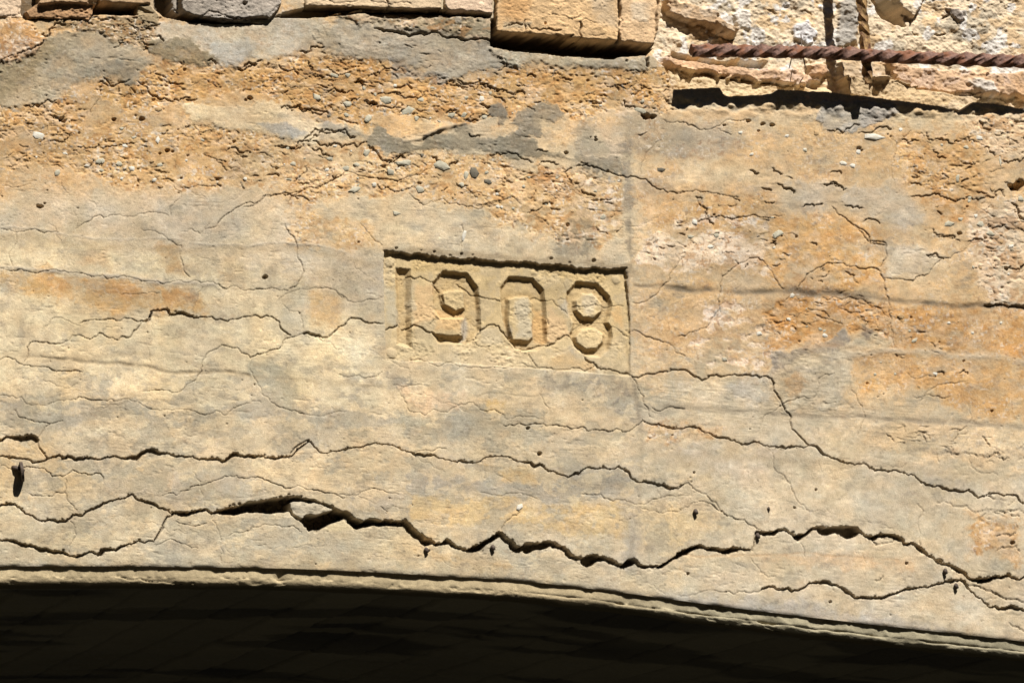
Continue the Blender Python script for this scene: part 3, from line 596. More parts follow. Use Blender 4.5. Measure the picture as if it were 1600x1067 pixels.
# thick-lipped flakes of the upper belts
FK = [
 (A((-5, 298), (60, 270), (120, 240), (180, 215), (200, 190)), 1.6), (A((190, 160), (260, 110), (330, 85), (370, 98)), 2.6), (A((120, 490), (200, 480), (260, 465)), 1.8),
 (A((250, 650), (330, 615)), 1.6), (A((360, 680), (430, 685), (480, 690), (560, 670), (620, 665)), 1.6), (A((640, 380), (700, 440), (760, 455), (830, 470), (880, 455)), 2), (A((960, 285), (1000, 300)), 2.5),
 (A((1100, 315), (1150, 310), (1190, 298)), 2.8), (A((1300, 510), (1350, 500), (1400, 515), (1450, 505), (1520, 525)), 2.2), (A((1280, 680), (1330, 680), (1380, 685), (1450, 640), (1490, 600), (1560, 610), (1600, 620)), 1.8),
 (A((1390, 240), (1440, 230), (1500, 220)), 2.5), (A((1430, 290), (1450, 325)), 2.4), (A((1290, 300), (1340, 330), (1400, 330)), 1.5), (A((1050, 700), (1110, 705), (1150, 700)), 1.3),
 (S4((200, 595), (260, 600), (330, 605), (380, 560), (450, 485), (520, 490), (600, 505), (650, 520), (700, 540)), 2), (S4((430, 565), (560, 580), (640, 585), (720, 600), (770, 570)), 1.8), (S4((430, 610), (500, 650), (560, 660)), 2),
 (S4((780, 590), (830, 625), (900, 690), (1000, 660)), 2.4), (S4((840, 835), (900, 850), (1000, 870), (1070, 830)), 1.4), (S4((1180, 660), (1240, 700), (1290, 720), (1340, 690)), 2.6), (S4((530, 100), (560, 130), (640, 140)), 1.4),
 (S4((910, 265), (980, 280), (1050, 290), (1150, 250)), 1.4), (S4((760, 185), (830, 140), (940, 115), (980, 105)), 1.5), (S4((1340, 190), (1400, 210), (1500, 205), (1600, 255)), 1.7), (S4((510, 260), (560, 240), (640, 260)), 2),
 (S4((270, 360), (330, 355), (420, 365), (510, 385)), 2), (S4((700, 195), (760, 215)), 4), (S4((760, 310), (830, 330)), 4.5), (S4((980, 385), (1030, 350)), 3), (S4((1480, 330), (1540, 350)), 3), (S4((530, 345), (570, 350)), 3), (S4((0, 105), (80, 90)), 3),
 (S4((520, 150), (540, 190), (600, 180)), 1.6), (S4((310, 120), (345, 155)), 2), (S4((405, 60), (430, 120)), 2), (S4((840, 350), (900, 350), (960, 330)), 2), (S4((680, 450), (720, 460)), 2), (S4((1380, 430), (1470, 435)), 2), (S4((1270, 390), (1330, 370)), 2.5), (S4((650, 310), (730, 290)), 2),
 (S4((1410, 520), (1480, 540)), 1.5), (B((545, 370), (590, 390), (660, 390), (720, 410), (790, 430), (860, 440)), 2), (B((870, 355), (910, 358)), 3.5), (B((1020, 360), (1080, 368)), 1.8), (B((640, 545), (700, 530)), 1.5),
 (B((150, 430), (240, 430), (300, 430)), 1.3), (M4((500, 330), (560, 325), (690, 345), (770, 380)), 1.6), (M4((800, 400), (830, 370), (900, 375), (930, 390)), 1.6), (M4((1040, 400), (1110, 385)), 1.8), (M4((740, 690), (790, 680), (830, 655)), 1.8), (M4((1165, 780), (1190, 810), (1240, 825)), 1.3),
 (M4((1280, 805), (1330, 780)), 1.3), (M4((1225, 625), (1270, 635)), 2), (M4((790, 305), (860, 310)), 2.5),
 (N4((60, 30), (110, 65), (200, 70)), 2), (N4((850, 465), (900, 485)), 2.4), (N4((990, 450), (1050, 490)), 2.6), (N4((920, 575), (980, 590)), 2.6), (N4((1020, 550), (1060, 580), (1125, 610)), 2.6), (N4((1310, 555), (1400, 560), (1450, 580)), 2), (N4((1180, 695), (1250, 690), (1300, 675)), 2.6), (N4((940, 660), (1000, 665)), 1.6),
 (N4((150, 245), (200, 230)), 2), (N4((510, 630), (580, 705), (570, 750), (620, 810)), 1.8), (N4((410, 860), (440, 870)), 2), (N4((620, 870), (650, 860)), 2), (N4((990, 905), (1010, 930)), 2), (N4((420, 990), (440, 980)), 1.5),
 (U4((370, 215), (420, 225), (480, 225), (570, 185)), 1.8), (U4((575, 230), (660, 225), (770, 210)), 2.2), (U4((990, 230), (1000, 270), (1070, 275), (1130, 295), (1200, 285)), 1.6), (U4((1020, 340), (1060, 380), (1110, 390)), 1.6), (U4((890, 290), (920, 275)), 2), (U4((1240, 260), (1290, 290)), 2),
 (U4((1350, 330), (1420, 375)), 1.8), (U4((1470, 405), (1540, 400), (1600, 390)), 2), (U4((890, 555), (960, 560)), 1.6), (U4((890, 630), (960, 630), (1080, 630), (1250, 630), (1400, 635), (1480, 630)), 1.8), (U4((1210, 550), (1250, 520)), 2), (U4((1180, 500), (1200, 520)), 1.6),
 (U4((1060, 720), (1090, 740)), 2), (U4((1380, 800), (1400, 820), (1480, 805)), 2.2), (U4((1130, 870), (1170, 885)), 2.4), (U4((480, 685), (530, 700), (590, 700)), 2), (U4((600, 785), (680, 780), (700, 800)), 2), (U4((1250, 910), (1340, 900)), 1.8), (U4((1030, 830), (1100, 880), (1200, 910)), 1.2), (U4((1520, 670), (1570, 730), (1610, 770)), 2),
 (U4((990, 995), (1040, 985), (1100, 1020)), 1.8), (U4((355, 555), (400, 550), (460, 575)), 2), (U4((390, 480), (460, 485)), 1.8), (U4((560, 320), (590, 340)), 4.5), (U4((1320, 160), (1390, 215)), 3.5),
 (F((1440, 370), (1500, 375)), 2.5), (F((1190, 690), (1230, 700)), 2.4), (F((1300, 690), (1340, 695)), 2), (F((610, 90), (640, 100)), 1.6), (F((430, 90), (450, 80)), 2.5), (F((1200, 60), (1280, 65)), 1.8), (F((1510, 200), (1560, 210), (1600, 190)), 2.4),
 (F((1230, 1060), (1300, 1065)), 1.5), (I((1300, 20), (1400, 40), (1500, 45)), 1.3), (I((1440, 400), (1530, 385)), 1.6), (I((1450, 465), (1550, 470)), 1.4), (I((890, 600), (930, 580)), 1.2),
]
for pts, w in FK: crack(pts, w * .58, lip=.95, jit=.19, depth=1.5 + 1.5 * w, brk=.3)
# small random flake edges where the skin is broken
def scatter(n, box, wr, lr, want=.4, ang=(-.35, .3)):
    x0, y0, x1, y1 = box
    made = 0
    for _ in range(n * 4):
        if made >= n: break
        x, y = crk_rng.uniform(x0, x1), crk_rng.uniform(y0, y1)
        ci = min(np.searchsorted(xc, x), NC - 1); ri = min(np.searchsorted(yr, y), NR - 1)
        if RGH[ri, ci] < want or DIRT_SHADE[ri, ci] > .2: continue
        made += 1
        L = crk_rng.uniform(*lr); a = crk_rng.uniform(*ang) + .08
        pts = [(x, y)]
        for _k in range(3):
            a += crk_rng.normal(0, .45)
            x += L / 3 * math.cos(a); y += L / 3 * math.sin(a) * .8
            pts.append((x, y))
        w = wr[0] + (wr[1] - wr[0]) * crk_rng.uniform() ** 2
        crack(pts, w, lip=.55, jit=.15, depth=1.3 + 1.3 * w, dirt_shade=.45)
scatter(230, (0, 95, 1050, 345), (.4, 1.5), (5, 26), .5)
scatter(130, (990, 180, 1600, 480), (.4, 1.3), (4, 18), .42)
scatter(80, (1200, 470, 1600, 665), (.4, 1.1), (4, 15), .5)
scatter(45, (1380, 660, 1600, 880), (.4, .9), (8, 24), .3)
scatter(45, (80, 28, 250, 80), (.6, 1.7), (6, 24), .6)
scatter(40, (500, 25, 790, 125), (.4, .9), (3, 9), .2)

# board joints: fins and steps left by the form boards
def joint(pts, w, h, col=None, a=.6, step=0.0):
    P = refine(pts, .03, 10)
    acc_w = np.full(len(P), w)
    def fn(wi, d, wl, dy):
        p = np.exp(-(d / (wl * .5)) ** 2)
        m = p * (.65 + .35 * N12[wi])
        JT[wi] = np.maximum(JT[wi], m)
        JH[wi] = np.where(np.abs(h) * m > np.abs(JH[wi]), h * m, JH[wi])
    JT = np.zeros_like(X); JH = np.zeros_like(X)
    segs(P, acc_w, fn, w)
    global COL, HT
    HT += JH
    if col is not None:
        ma = (JT * a)[..., None]
        COL += ma * (lin(col).astype(f32) - COL)
joint(D((-30, 202), (100, 208), (200, 218), (400, 235), (600, 246), (720, 266), (880, 268), (1000, 278)), 7, 1.1, (178, 168, 148), 1.0)
joint(D((110, 618), (400, 640), (700, 665), (935, 688), (1150, 700)), 6, -1.3, (160, 142, 110), .9)
joint([(-40, 368), (300, 394), (600, 420)], 12, -.3, (178, 156, 118), .55)
joint([(-40, 556), (400, 590), (600, 606)], 9, -.3, (180, 160, 124), .5)
joint([(990, 520), (1300, 540), (1640, 566)], 10, -.2, (196, 158, 110), .5)
joint([(990, 700), (1300, 722), (1640, 742)], 10, -.3, (184, 166, 132), .5)
joint(D((0, 18), (270, 42), (600, 70), (1000, 98), (1600, 132)), 4, .5, (196, 186, 164), .5)
joint(F((-60, 296), (200, 310), (330, 318), (550, 318), (730, 322), (900, 340), (1050, 362), (1350, 380), (1500, 378), (1640, 394)), 9, -1.6, (120, 108, 88), .95)
joint(F((500, 312), (640, 316), (760, 322), (880, 338)), 14, -.8, (112, 100, 82), .85)
joint(F((-60, 845), (200, 862), (480, 877), (860, 892), (1100, 914), (1400, 930), (1650, 950)), 9, -1.0, (148, 136, 114), .95)
joint(F((790, 606), (990, 585), (1100, 590), (1300, 615), (1650, 652)), 9, .9, (186, 172, 146), .9)
joint(E((1370, 285), (1600, 298)), 6, -1.1, (116, 106, 88), .8)
joint(E((1340, 0), (1345, 120), (1352, 200)), 6, -.8, (128, 120, 102), .6)
joint(E((1330, 230), (1335, 400), (1335, 600), (1345, 690)), 5, -2.2, (122, 106, 84), .7)
joint(E((1345, 690), (1370, 800), (1400, 1060)), 8, -.5, (150, 138, 116), .6)
joint([(986, 588), (1000, 680), (1001, 760), (990, 830), (984, 890)], 7, -.4, (156, 142, 116), .42)
joint(E((640, 800), (700, 780), (900, 800), (940, 790)), 3, -.5, (150, 136, 108), .5)
joint(I((0, 480), (400, 485), (720, 492), (1000, 510)), 4, -.4, (196, 160, 116), .6)
joint([(-40, 752), (120, 770), (300, 782), (420, 770)], 3, -.4, (160, 148, 124), .4)
joint(M4((90, 210), (250, 150), (345, 130)), 5, 3.2, (118, 106, 86), .9)
joint(S4((1000, 570), (1110, 550), (1250, 490), (1400, 455)), 4, 2.4, (112, 100, 82), .9)

# pits and holes
def pit(x, y, r, d, e=1.0):
    w = win(x - r * 2 - 2, y - r * 2 - 2, x + r * 2 + 2, y + r * 2 + 2)
    dd = np.hypot(X[w] - x, (Y[w] - y) * e) + r * (.35 * N5[w] + .3 * N12[w])
    p = np.clip((r + .6 - dd) / max(.5 * r, .9), 0, 1)
    HT[w] -= d * p
for x, y, r, e_ in CHIPS: pit(x, y, r, 1.0 * r + .5, e_)
for _ in range(380):
    x, y = crk_rng.uniform(-10, 1610), crk_rng.uniform(90, 980)
    ci = min(np.searchsorted(xc, x), NC - 1); ri = min(np.searchsorted(yr, y), NR - 1)
    big = RGH[ri, ci] > .4
    r = crk_rng.uniform(.35, 1.1) if not big else crk_rng.uniform(.7, 2.6)
    pit(x, y, r, 1.2 * r + .6, crk_rng.uniform(.8, 1.6))
for x, y, r in [(414, 433, 3.2), (62, 323, 5), (390, 153, 5), (1011, 182, 6), (1020, 183, 5), (1006, 180, 4), (1170, 190, 2.5), (1131, 196, 2.6), (1192, 194, 3), (1207, 196, 3.6), (930, 215, 2), (931, 219, 2.4), (923, 215, 1.6), (884, 239, 2.5), (887, 374, 2.5), (824, 669, 3.2), (843, 710, 3), (826, 667, 2), (1342, 232, 3.4), (1588, 292, 9), (1594, 288, 8), (1580, 290, 5), (70, 318, 2), (843, 708, 2.5), (261, 236, 3.5), (178, 187, 3), (222, 186, 3), (95, 186, 5), (101, 190, 5), (1085, 738, 2.4), (1298, 940, 2.4), (1275, 765, 2), (1242, 793, 2), (1417, 880, 2), (1075, 896, 2), (1172, 670, 1.6), (670, 860, 1.5), (1583, 848, 3), (1550, 642, 2), (1506, 564, 1.6), (250, 240, 2), (385, 156, 2.5), (1185, 205, 2), (1540, 372, 3), (1500, 365, 3), (1574, 420, 3.5)]:
    pit(x, y, r, 2.2 * r + 1.5, 1.4)

# ------------------------------------------------------------------ the sunk date panel 1908
PANEL = [(600, 393), (700, 401), (800, 409), (900, 416), (978, 421), (985, 500), (984, 588), (900, 581), (800, 574), (700, 567), (603, 561), (601, 480)]
w, _ = zone(PANEL, 2, 0, pad=12)
x, y = X[w], Y[w]
d = sdp(PANEL, x, y)
topline = 393 + (x - 600) * .0745
rag = np.where(y < topline + 14, 1.6 * N5[w] + 1.6 * N12[w], .6 * N5[w])
inside = np.clip((d + rag + .6) / 1.6, 0, 1)
tt = np.clip((y - topline) / 168, 0, 1)
deep = 6.0 * (1 - tt) + 1.0
calm = HT[w] * .45
HT[w] = HT[w] * (1 - inside) + (calm - deep) * inside
pc = np.clip(inside, 0, 1)[..., None]
pcol = lin((212, 187, 135)).astype(f32) * (1 + .10 * N30[w] + .08 * N12[w] + .08 * N5[w] + .10 * N60b[w] + .09 * N8b[w] + .06 * N26[w])[..., None]
gx = sstep(.0, .4, fbm(x, y, 22, 91, 4, 1, .6))[..., None]
pcol = pcol * (1 - gx * .5) + lin((184, 168, 134)).astype(f32) * gx * .5
pc = pc * (.8 - .45 * sstep(.55, 1, tt))[..., None]
COL[w] = COL[w] * (1 - pc) + pcol * pc
RGH[w] = RGH[w] * (1 - inside) + .2 * inside
IDS[w] = np.where(inside > .5, 1, IDS[w])
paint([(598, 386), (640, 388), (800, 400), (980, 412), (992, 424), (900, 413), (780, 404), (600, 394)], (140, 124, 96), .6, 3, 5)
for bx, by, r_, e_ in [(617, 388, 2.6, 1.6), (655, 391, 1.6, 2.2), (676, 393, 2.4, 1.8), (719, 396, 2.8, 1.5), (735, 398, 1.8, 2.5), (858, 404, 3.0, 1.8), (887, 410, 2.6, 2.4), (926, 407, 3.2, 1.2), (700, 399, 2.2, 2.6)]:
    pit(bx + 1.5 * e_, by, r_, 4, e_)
ONE = P9((126, 190), (247, 200), (246, 500), (250, 830), (190, 822), (134, 805), (130, 600), (132, 400), (128, 250))
NINE = P9((425, 310), (505, 215), (695, 230), (780, 340), (795, 430), (797, 690), (705, 800), (465, 790), (412, 715), (655, 735), (668, 600), (480, 600), (425, 520))
NINE_I = P9((498, 400), (560, 372), (660, 378), (674, 512), (600, 530), (512, 480))
ZERO = P8((18, 245), (95, 152), (275, 168), (365, 260), (378, 400), (382, 690), (300, 750), (200, 755), (130, 735), (55, 640), (28, 400))
ZERO_I = P8((86, 335), (140, 320), (245, 320), (270, 370), (270, 640), (240, 672), (112, 660), (82, 560))
EIGHT = P8((548, 285), (625, 198), (790, 212), (888, 315), (905, 385), (890, 470), (868, 520), (900, 560), (907, 640), (880, 735), (800, 800), (690, 790), (600, 720), (566, 620), (585, 565), (600, 525), (556, 460), (545, 380))
EIGHT_U = P8((616, 350), (668, 298), (756, 302), (822, 372), (818, 436), (764, 488), (676, 484), (622, 426))
EIGHT_L = P8((616, 640), (664, 580), (766, 572), (830, 616), (830, 678), (784, 728), (694, 732), (624, 686))
FIG = {2: ('1', ONE, []), 3: ('9', NINE, [NINE_I]), 4: ('0', ZERO, [ZERO_I]), 5: ('8', EIGHT, [EIGHT_U, EIGHT_L])}
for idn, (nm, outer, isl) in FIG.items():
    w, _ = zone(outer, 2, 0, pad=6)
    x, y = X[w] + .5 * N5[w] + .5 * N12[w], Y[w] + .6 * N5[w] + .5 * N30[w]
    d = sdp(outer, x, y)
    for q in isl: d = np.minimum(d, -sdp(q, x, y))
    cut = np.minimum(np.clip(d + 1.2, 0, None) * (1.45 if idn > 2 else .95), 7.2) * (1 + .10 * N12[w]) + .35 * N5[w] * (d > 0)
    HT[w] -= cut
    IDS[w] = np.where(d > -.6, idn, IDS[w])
    corner_dark = (np.exp(-((d - 3.6) / 1.7) ** 2) * .45 * (.6 + .6 * N12[w] + .3 * N5[w]).clip(0, 1))[..., None]
    COL[w] = COL[w] * (1 - corner_dark) + lin((112, 92, 62)).astype(f32) * corner_dark  # recess corners darkened in the colour, like shaded edges, so the strokes read
    ma = (np.clip(d + .6, 0, 1) * .5 * (.8 + .4 * N12[w]))[..., None]
    COL[w] += ma * (lin((190, 160, 108)).astype(f32) - COL[w])
for bx, by, r in P9((82, 142, ), (85, 872)).__class__([(595 + 82 * .19674, 380 + 142 * .19674, 8), (595 + 85 * .19674, 380 + 872 * .19674, 8.5), (780 + 938 * .19678, 400 + 180 * .19678, 7)]):
    w = win(bx - 14, by - 14, bx + 14, by + 14)
    dd = np.hypot(X[w] - bx, Y[w] - by) + N5[w] * .8
    HT[w] += 1.9 * np.sqrt(np.clip(1 - (dd / r) ** 2, 0, 1))
    COL[w] = COL[w] + (np.clip(r - dd, 0, 1) * .35)[..., None] * (lin((214, 196, 158)).astype(f32) - COL[w])
_w = win(596, 388, 992, 592)
_ins = (IDS[_w] >= 1) & (IDS[_w] <= 5)
HT[_w] += _ins * sstep(-.1, .4, N30[_w] + .3 * N12[_w]) * (.45 * N12[_w] + .5 * N5[_w] + .4 * N26[_w] - .9 * cv2[_w])
for q_, c_, a_ in [(P9((270, 330), (420, 340), (430, 560), (280, 640)), (222, 188, 138), .8), (P9((470, 545), (660, 560), (650, 690), (430, 690)), (216, 180, 126), .8), (P9((30, 330), (128, 400), (128, 640), (40, 640)), (192, 182, 154), .8),
                   (P9((225, 340), (270, 330), (270, 510), (235, 500)), (202, 188, 154), .7), (P8((385, 380), (540, 470), (560, 610), (400, 690)), (216, 184, 138), .8), (P8((455, 335), (550, 350), (550, 480), (480, 420)), (192, 182, 158), .8), (P8((905, 380), (990, 390), (990, 560), (915, 540)), (218, 178, 120), .8),
                   (P8((140, 330), (240, 330), (260, 640), (140, 640)), (196, 186, 158), .7), (P8((640, 310), (720, 300), (800, 380), (700, 430)), (206, 194, 166), .6), (P8((290, 420), (370, 420), (370, 680), (300, 680)), (214, 172, 112), .7),
                   (P9((260, 130), (600, 160), (800, 180), (800, 230), (600, 200), (250, 230)), (200, 172, 116), .6), (P8((400, 110), (900, 150), (900, 190), (600, 180)), (202, 174, 118), .6), (P8((560, 720), (680, 800), (600, 860)), (178, 168, 146), .7), (P9((130, 800), (420, 720), (420, 900), (120, 900)), (200, 182, 140), .6)]:
    paint(q_, c_, a_, 4, 6)
paint(P9((640, 640), (690, 590), (705, 660), (690, 760), (650, 770)), (176, 168, 150), .8, 3, 3)
paint(P9((800, 690), (880, 640), (960, 680), (975, 800), (800, 790)), (200, 186, 154), .6, 4, 4)
paint(P8((80, 570), (110, 560), (105, 650), (80, 640)), (150, 140, 120), .7, 3, 3)
paint(P8((380, 830), (560, 770), (760, 850), (740, 900), (420, 895)), (208, 172, 118), .6, 4, 5, .4)

# ------------------------------------------------------------------ upper courses: open joints, blocks, broken-out pocket
def cavity(P, depth, ragged=1.5, soft=.9, only=None):
    w, m = zone(P, soft, ragged)
    HT[w] -= depth * m
    DIRT_SHADE[w] = np.maximum(DIRT_SHADE[w], .8 * m)  # joint floors darkened in colour to deepen their shade, with some dirt
    return w, m
def course(P, h, col, idn, R=.3, ragged=1.0, a=.9, keep=.35):
    P = np.asarray(P, float)
    w, m = zone(P, .8, ragged)
    HT[w] = HT[w] * (1 - m * (1 - keep)) + h * m
    ma = (m * a)[..., None]
    shade = np.exp(.09 * N12[w] + .09 * N5[w] + .08 * N26[w] + .09 * N30[w] + .10 * N60b[w] + .10 * N8b[w] + .15 * sp[w] - .2 * sd[w])[..., None]
    COL[w] = COL[w] * (1 - ma) + lin(col).astype(f32) * shade * ma
    RGH[w] = RGH[w] * (1 - m) + R * m
    HT[w] += m * R * (.9 * N12[w] + .6 * N5[w] + .5 * N26[w] - 1.6 * cv2[w] - 1.2 * cv[w])
    de_ = sdp(P, X[w], Y[w])
    HT[w] -= m * 1.8 * sstep(0, 1, (1.2 + 3.2 * N12[w] + 1.6 * N5[w] + 2.5 * N30[w] - de_) / 2.5)
    DIRT_SHADE[w] *= (1 - m); CRK[w] *= (1 - m)
    IDS[w] = np.where(m > .5, idn, IDS[w])
# dark open joints first, then the pieces standing proud of them
cavity([(30, -300), (150, -300), (155, 8), (215, 10), (240, 22), (210, 24), (146, 23), (140, 31), (40, 31), (34, 26)], 10)
cavity([(146, 6), (215, 8), (214, 22), (146, 23)], 40)
cavity([(236, -300), (284, -300), (282, 18), (300, 28), (340, 35), (415, 38), (436, 24), (480, 29), (540, 20), (565, 16), (690, 22), (772, 30), (772, -300), (440, -300), (1040, -300), (1022, 86), (966, 89), (959, 93), (910, 90), (842, 82), (796, 79), (766, 72), (766, 25), (690, 16), (565, 22), (480, 28), (430, 28), (415, 38), (300, 36), (255, 26), (240, 14)], 16, 2)
cavity([(240, -60), (282, -60), (281, 20), (262, 28), (246, 20)], 40, 3)
cavity([(768, 50), (1022, 70), (1020, 87), (966, 88), (959, 93), (910, 90), (842, 83), (796, 79), (767, 72)], 60, 1.5)
cavity([(1009, 86), (1014, 86), (1015, 106), (1009, 104)], 10, 1)
cavity([(441, 22), (480, 12), (566, 15), (520, 22), (480, 29), (445, 28)], 16, 1.2)
cavity([(560, 12), (690, 18), (770, 26), (768, 31), (735, 25), (700, 27), (640, 30), (600, 32), (570, 24)], 7, 3)
course([(-700, -300), (30, -300), (34, 8), (30, 20), (36, 27), (-700, 30)], 3, (226, 200, 166), 30, .6)
course([(42, 20), (60, 4), (66, -300), (149, -300), (148, 13), (143, 22), (138, 31), (44, 30)], 8, (178, 140, 100), 31, .8, 2.5)
course([(48, -300), (148, -300), (150, 2), (148, 9), (110, 8), (80, 8), (58, 12)], 11, (208, 174, 132), 31, .5, 2.0)
course([(153, -300), (236, -300), (235, 8), (212, 8), (156, 6)], 6, (216, 182, 138), 32, .3, 1.0)
course([(213, 10), (236, 8), (248, 26), (246, 40), (222, 34), (212, 22)], 3, (168, 150, 116), 0, .9, 2)
course([(284, -300), (438, -300), (437, 8), (430, 18), (418, 30), (395, 30), (370, 33), (340, 33), (305, 28), (285, 22), (272, 12)], 10, (170, 162, 148), 33, .7, 3.0)
course([(474, -300), (690, -300), (689, 15), (640, 17), (560, 13), (520, 12), (476, 12)], 6, (228, 202, 162), 34, .45, 2.0)
course([(693, -300), (770, -300), (769, 24), (740, 20), (700, 20), (693, 10)], 6.5, (228, 200, 168), 35, .5, 2.2)
course([(774, -300), (967, -300), (966, 20), (965, 65), (906, 62), (872, 57), (816, 53), (775, 50)], 8, (227, 190, 138), 36, .6, 2.0)
course([(970, -300), (1038, -300), (1034, 20), (1021, 70), (969, 66)], 7, (227, 192, 146), 37, .6, 2.0)
paint([(785, 34), (830, 36), (828, 44), (786, 46)], (186, 170, 138), .8, 2, 3)
paint([(920, -10), (962, -10), (960, 40), (930, 30)], (190, 176, 150), .6, 6, 6)
paint([(985, 8), (1015, 5), (1010, 35), (990, 30)], (222, 206, 176), .7, 5, 6)
paint([(775, -10), (830, -10), (820, 30), (780, 35)], (202, 152, 92), .6, 8, 8)
for q_, a_ in (([(774, 50.2), (816, 53.2), (872, 57.2), (906, 62.2), (965, 65.2), (1021, 70.2), (1021, 73), (965, 68.4), (906, 65.4), (872, 60.4), (816, 56.4), (774, 53.4)], .92), ([(476, 11.6), (560, 12.4), (640, 16.4), (689, 14.6), (689, 17.5), (640, 19), (560, 15.4), (476, 14.6)], .8), ([(285, 27), (340, 32), (395, 29.4), (418, 29.4), (418, 32), (395, 32), (340, 35), (285, 30)], .7)):
    w, m = zone(q_, .5, .6)
    COL[w] = COL[w] * (1 - a_ * m[..., None]) + lin((62, 46, 30)).astype(f32) * a_ * m[..., None]  # shade painted into the colour along the undersides of the pieces
blk = np.random.default_rng(3)
def bcrack(pts, w, dp=4): crack(pts, w, depth=dp)
b4 = lambda *p: C(760, 0, .1875, p)
bcrack(b4((530, 130), (620, 135), (690, 160), (780, 135)), 1.0, 2); bcrack(b4((340, 210), (380, 250), (500, 250), (620, 255)), 1.6, 3); bcrack(b4((780, 190), (775, 260), (785, 330)), 2.0, 5)
bcrack(b4((785, 200), (820, 160), (905, 195)), .8, 2); bcrack(b4((140, 230), (200, 215), (300, 210)), 1); bcrack(b4((850, 295), (980, 288)), .9, 2); bcrack(b4((320, 170), (315, 280)), .8); bcrack(b4((570, 290), (640, 310), (720, 300)), 1.5)
pit(*b4((490, 205))[0], 2.6, 6); pit(380, 8, 3.2, 9, 1.1)
bcrack(C(480, 0, .1875, [(560, 240), (640, 265), (780, 285), (900, 290), (1000, 290), (1130, 310), (1250, 315), (1380, 330), (1530, 345)]), 2.2, 5)
bcrack(C(480, 0, .1875, [(640, 0), (665, 30), (660, 90)]), 1.2, 3); bcrack(C(480, 0, .1875, [(100, 10), (350, 30), (640, 35), (860, 45)]), .9, 2)
bcrack(C(230, 0, .1875 * .9, [(430, 170), (560, 120), (640, 130), (720, 170), (860, 190)]), 1.4, 3)

# the pocket where the facing has broken out and the rubble core shows
LIP = [(1051, 139), (1082, 138), (1125, 137), (1132, 148), (1140, 150), (1189, 147), (1204, 146), (1217, 139), (1254, 141), (1292, 143), (1320, 147), (1356, 150), (1403, 156), (1469, 165), (1499, 175), (1521, 159), (1549, 161), (1600, 170), (1680, 180), (2400, 235)]
POCK = [(1036, -500), (1034, 0), (1024, 68), (1020, 86), (1038, 104), (1047, 120)] + LIP + [(2400, -500)]
w, m = zone(POCK, .8, 1.2)
xs = X[w] - 17; ys = Y[w] + 9            # where that deeper surface shows in the photograph
pr = (-47 + 3 * fbm(xs, ys, 70, 101, 2) + 3.2 * fbm(xs, ys, 24, 103, 4, 1.2, .55) + 1.6 * (1 - np.abs(fbm(xs, ys, 13, 107, 3))) + 1.0 * N5[w] + .8 * N26[w]).astype(f32)
def blob(P, h, soft=4, ragged=6):
    global pr
    P = np.asarray(P, float)
    d = sdp(P, xs, ys) + ragged * EDGE[w]
    pr = pr + h * sstep(-soft, soft, d)
    return sstep(-soft, soft, d)
pcol = np.empty(pr.shape + (3,), f32); pcol[:] = lin((233, 212, 176))
g1 = sstep(.1, .35, fbm(xs, ys, 34, 111, 4, 1.1, .6))[..., None]
pcol = pcol * (1 - .7 * g1) + lin((184, 174, 150)).astype(f32) * .7 * g1
g1 = sstep(.2, .45, fbm(xs + 200, ys, 26, 115, 4, 1.1, .6))[..., None]
pcol = pcol * (1 - .6 * g1) + lin((220, 184, 132)).astype(f32) * .6 * g1
g1 = sstep(.38, .5, fbm(xs, ys + 200, 20, 119, 3))[..., None]
pcol = pcol * (1 - .9 * g1) + lin((232, 226, 212)).astype(f32) * .9 * g1
def ptint(m_, col, a=.8):
    global pcol
    pcol = pcol * (1 - a * m_[..., None]) + lin(col).astype(f32) * a * m_[..., None]
m_ = blob([(1040, -5), (1078, 2), (1112, 18), (1152, 45), (1142, 53), (1100, 40), (1062, 30), (1042, 18)], 15, 3, 5); ptint(m_, (176, 146, 116), .5)
blob([(1110, 30), (1150, 42), (1148, 54), (1118, 44)], 8, 2, 3)
m_ = blob([(1378, -40), (1392, -5), (1410, 15), (1416, 38), (1400, 34), (1380, 24), (1372, 6), (1340, -40)], -34, 2, 3)
m_ = blob([(1390, -60), (1450, -60), (1445, 0), (1428, 24), (1414, 22), (1402, 4)], 15, 3, 4)
blob([(1052, 78), (1085, 88), (1200, 94), (1196, 104), (1100, 99), (1050, 92)], -14, 3, 3)
m_ = blob([(1028, 86), (1060, 92), (1120, 99), (1180, 106), (1240, 112), (1282, 126), (1230, 132), (1170, 126), (1110, 116), (1060, 108), (1030, 100)], 17, 3, 5); ptint(m_, (214, 170, 130), .7)
m_ = blob([(1262, 100), (1290, 98), (1298, 112), (1284, 122), (1264, 116)], 12, 3, 4); ptint(m_, (196, 150, 112), .7)
m_ = blob([(1308, 96), (1350, 94), (1390, 104), (1392, 124), (1360, 130), (1312, 122)], 16, 3, 5); ptint(m_, (184, 160, 126), .7)
m_ = blob([(1378, 96), (1425, 102), (1520, 112), (1640, 112), (1640, 150), (1530, 150), (1445, 140), (1400, 124)], 12, 3, 5); ptint(m_, (208, 166, 124), .7)
m_ = blob([(1312, 124), (1400, 128), (1430, 142), (1530, 156), (1500, 182), (1400, 166), (1318, 154)], 26, 2, 3); ptint(m_, (216, 188, 142), .8)
m_ = blob([(1038, 108), (1120, 118), (1200, 130), (1300, 140), (1320, 155), (1050, 150)], 10, 4, 3); ptint(m_, (224, 198, 152), .8)
m_ = blob([(1240, 36), (1262, 32), (1276, 52), (1262, 66), (1246, 56)], 5, 3, 5); ptint(m_, (232, 230, 226), .9)
m_ = blob([(1312, 0), (1340, -10), (1342, 60), (1314, 70)], 4, 3, 4); ptint(m_, (176, 170, 156), .9)
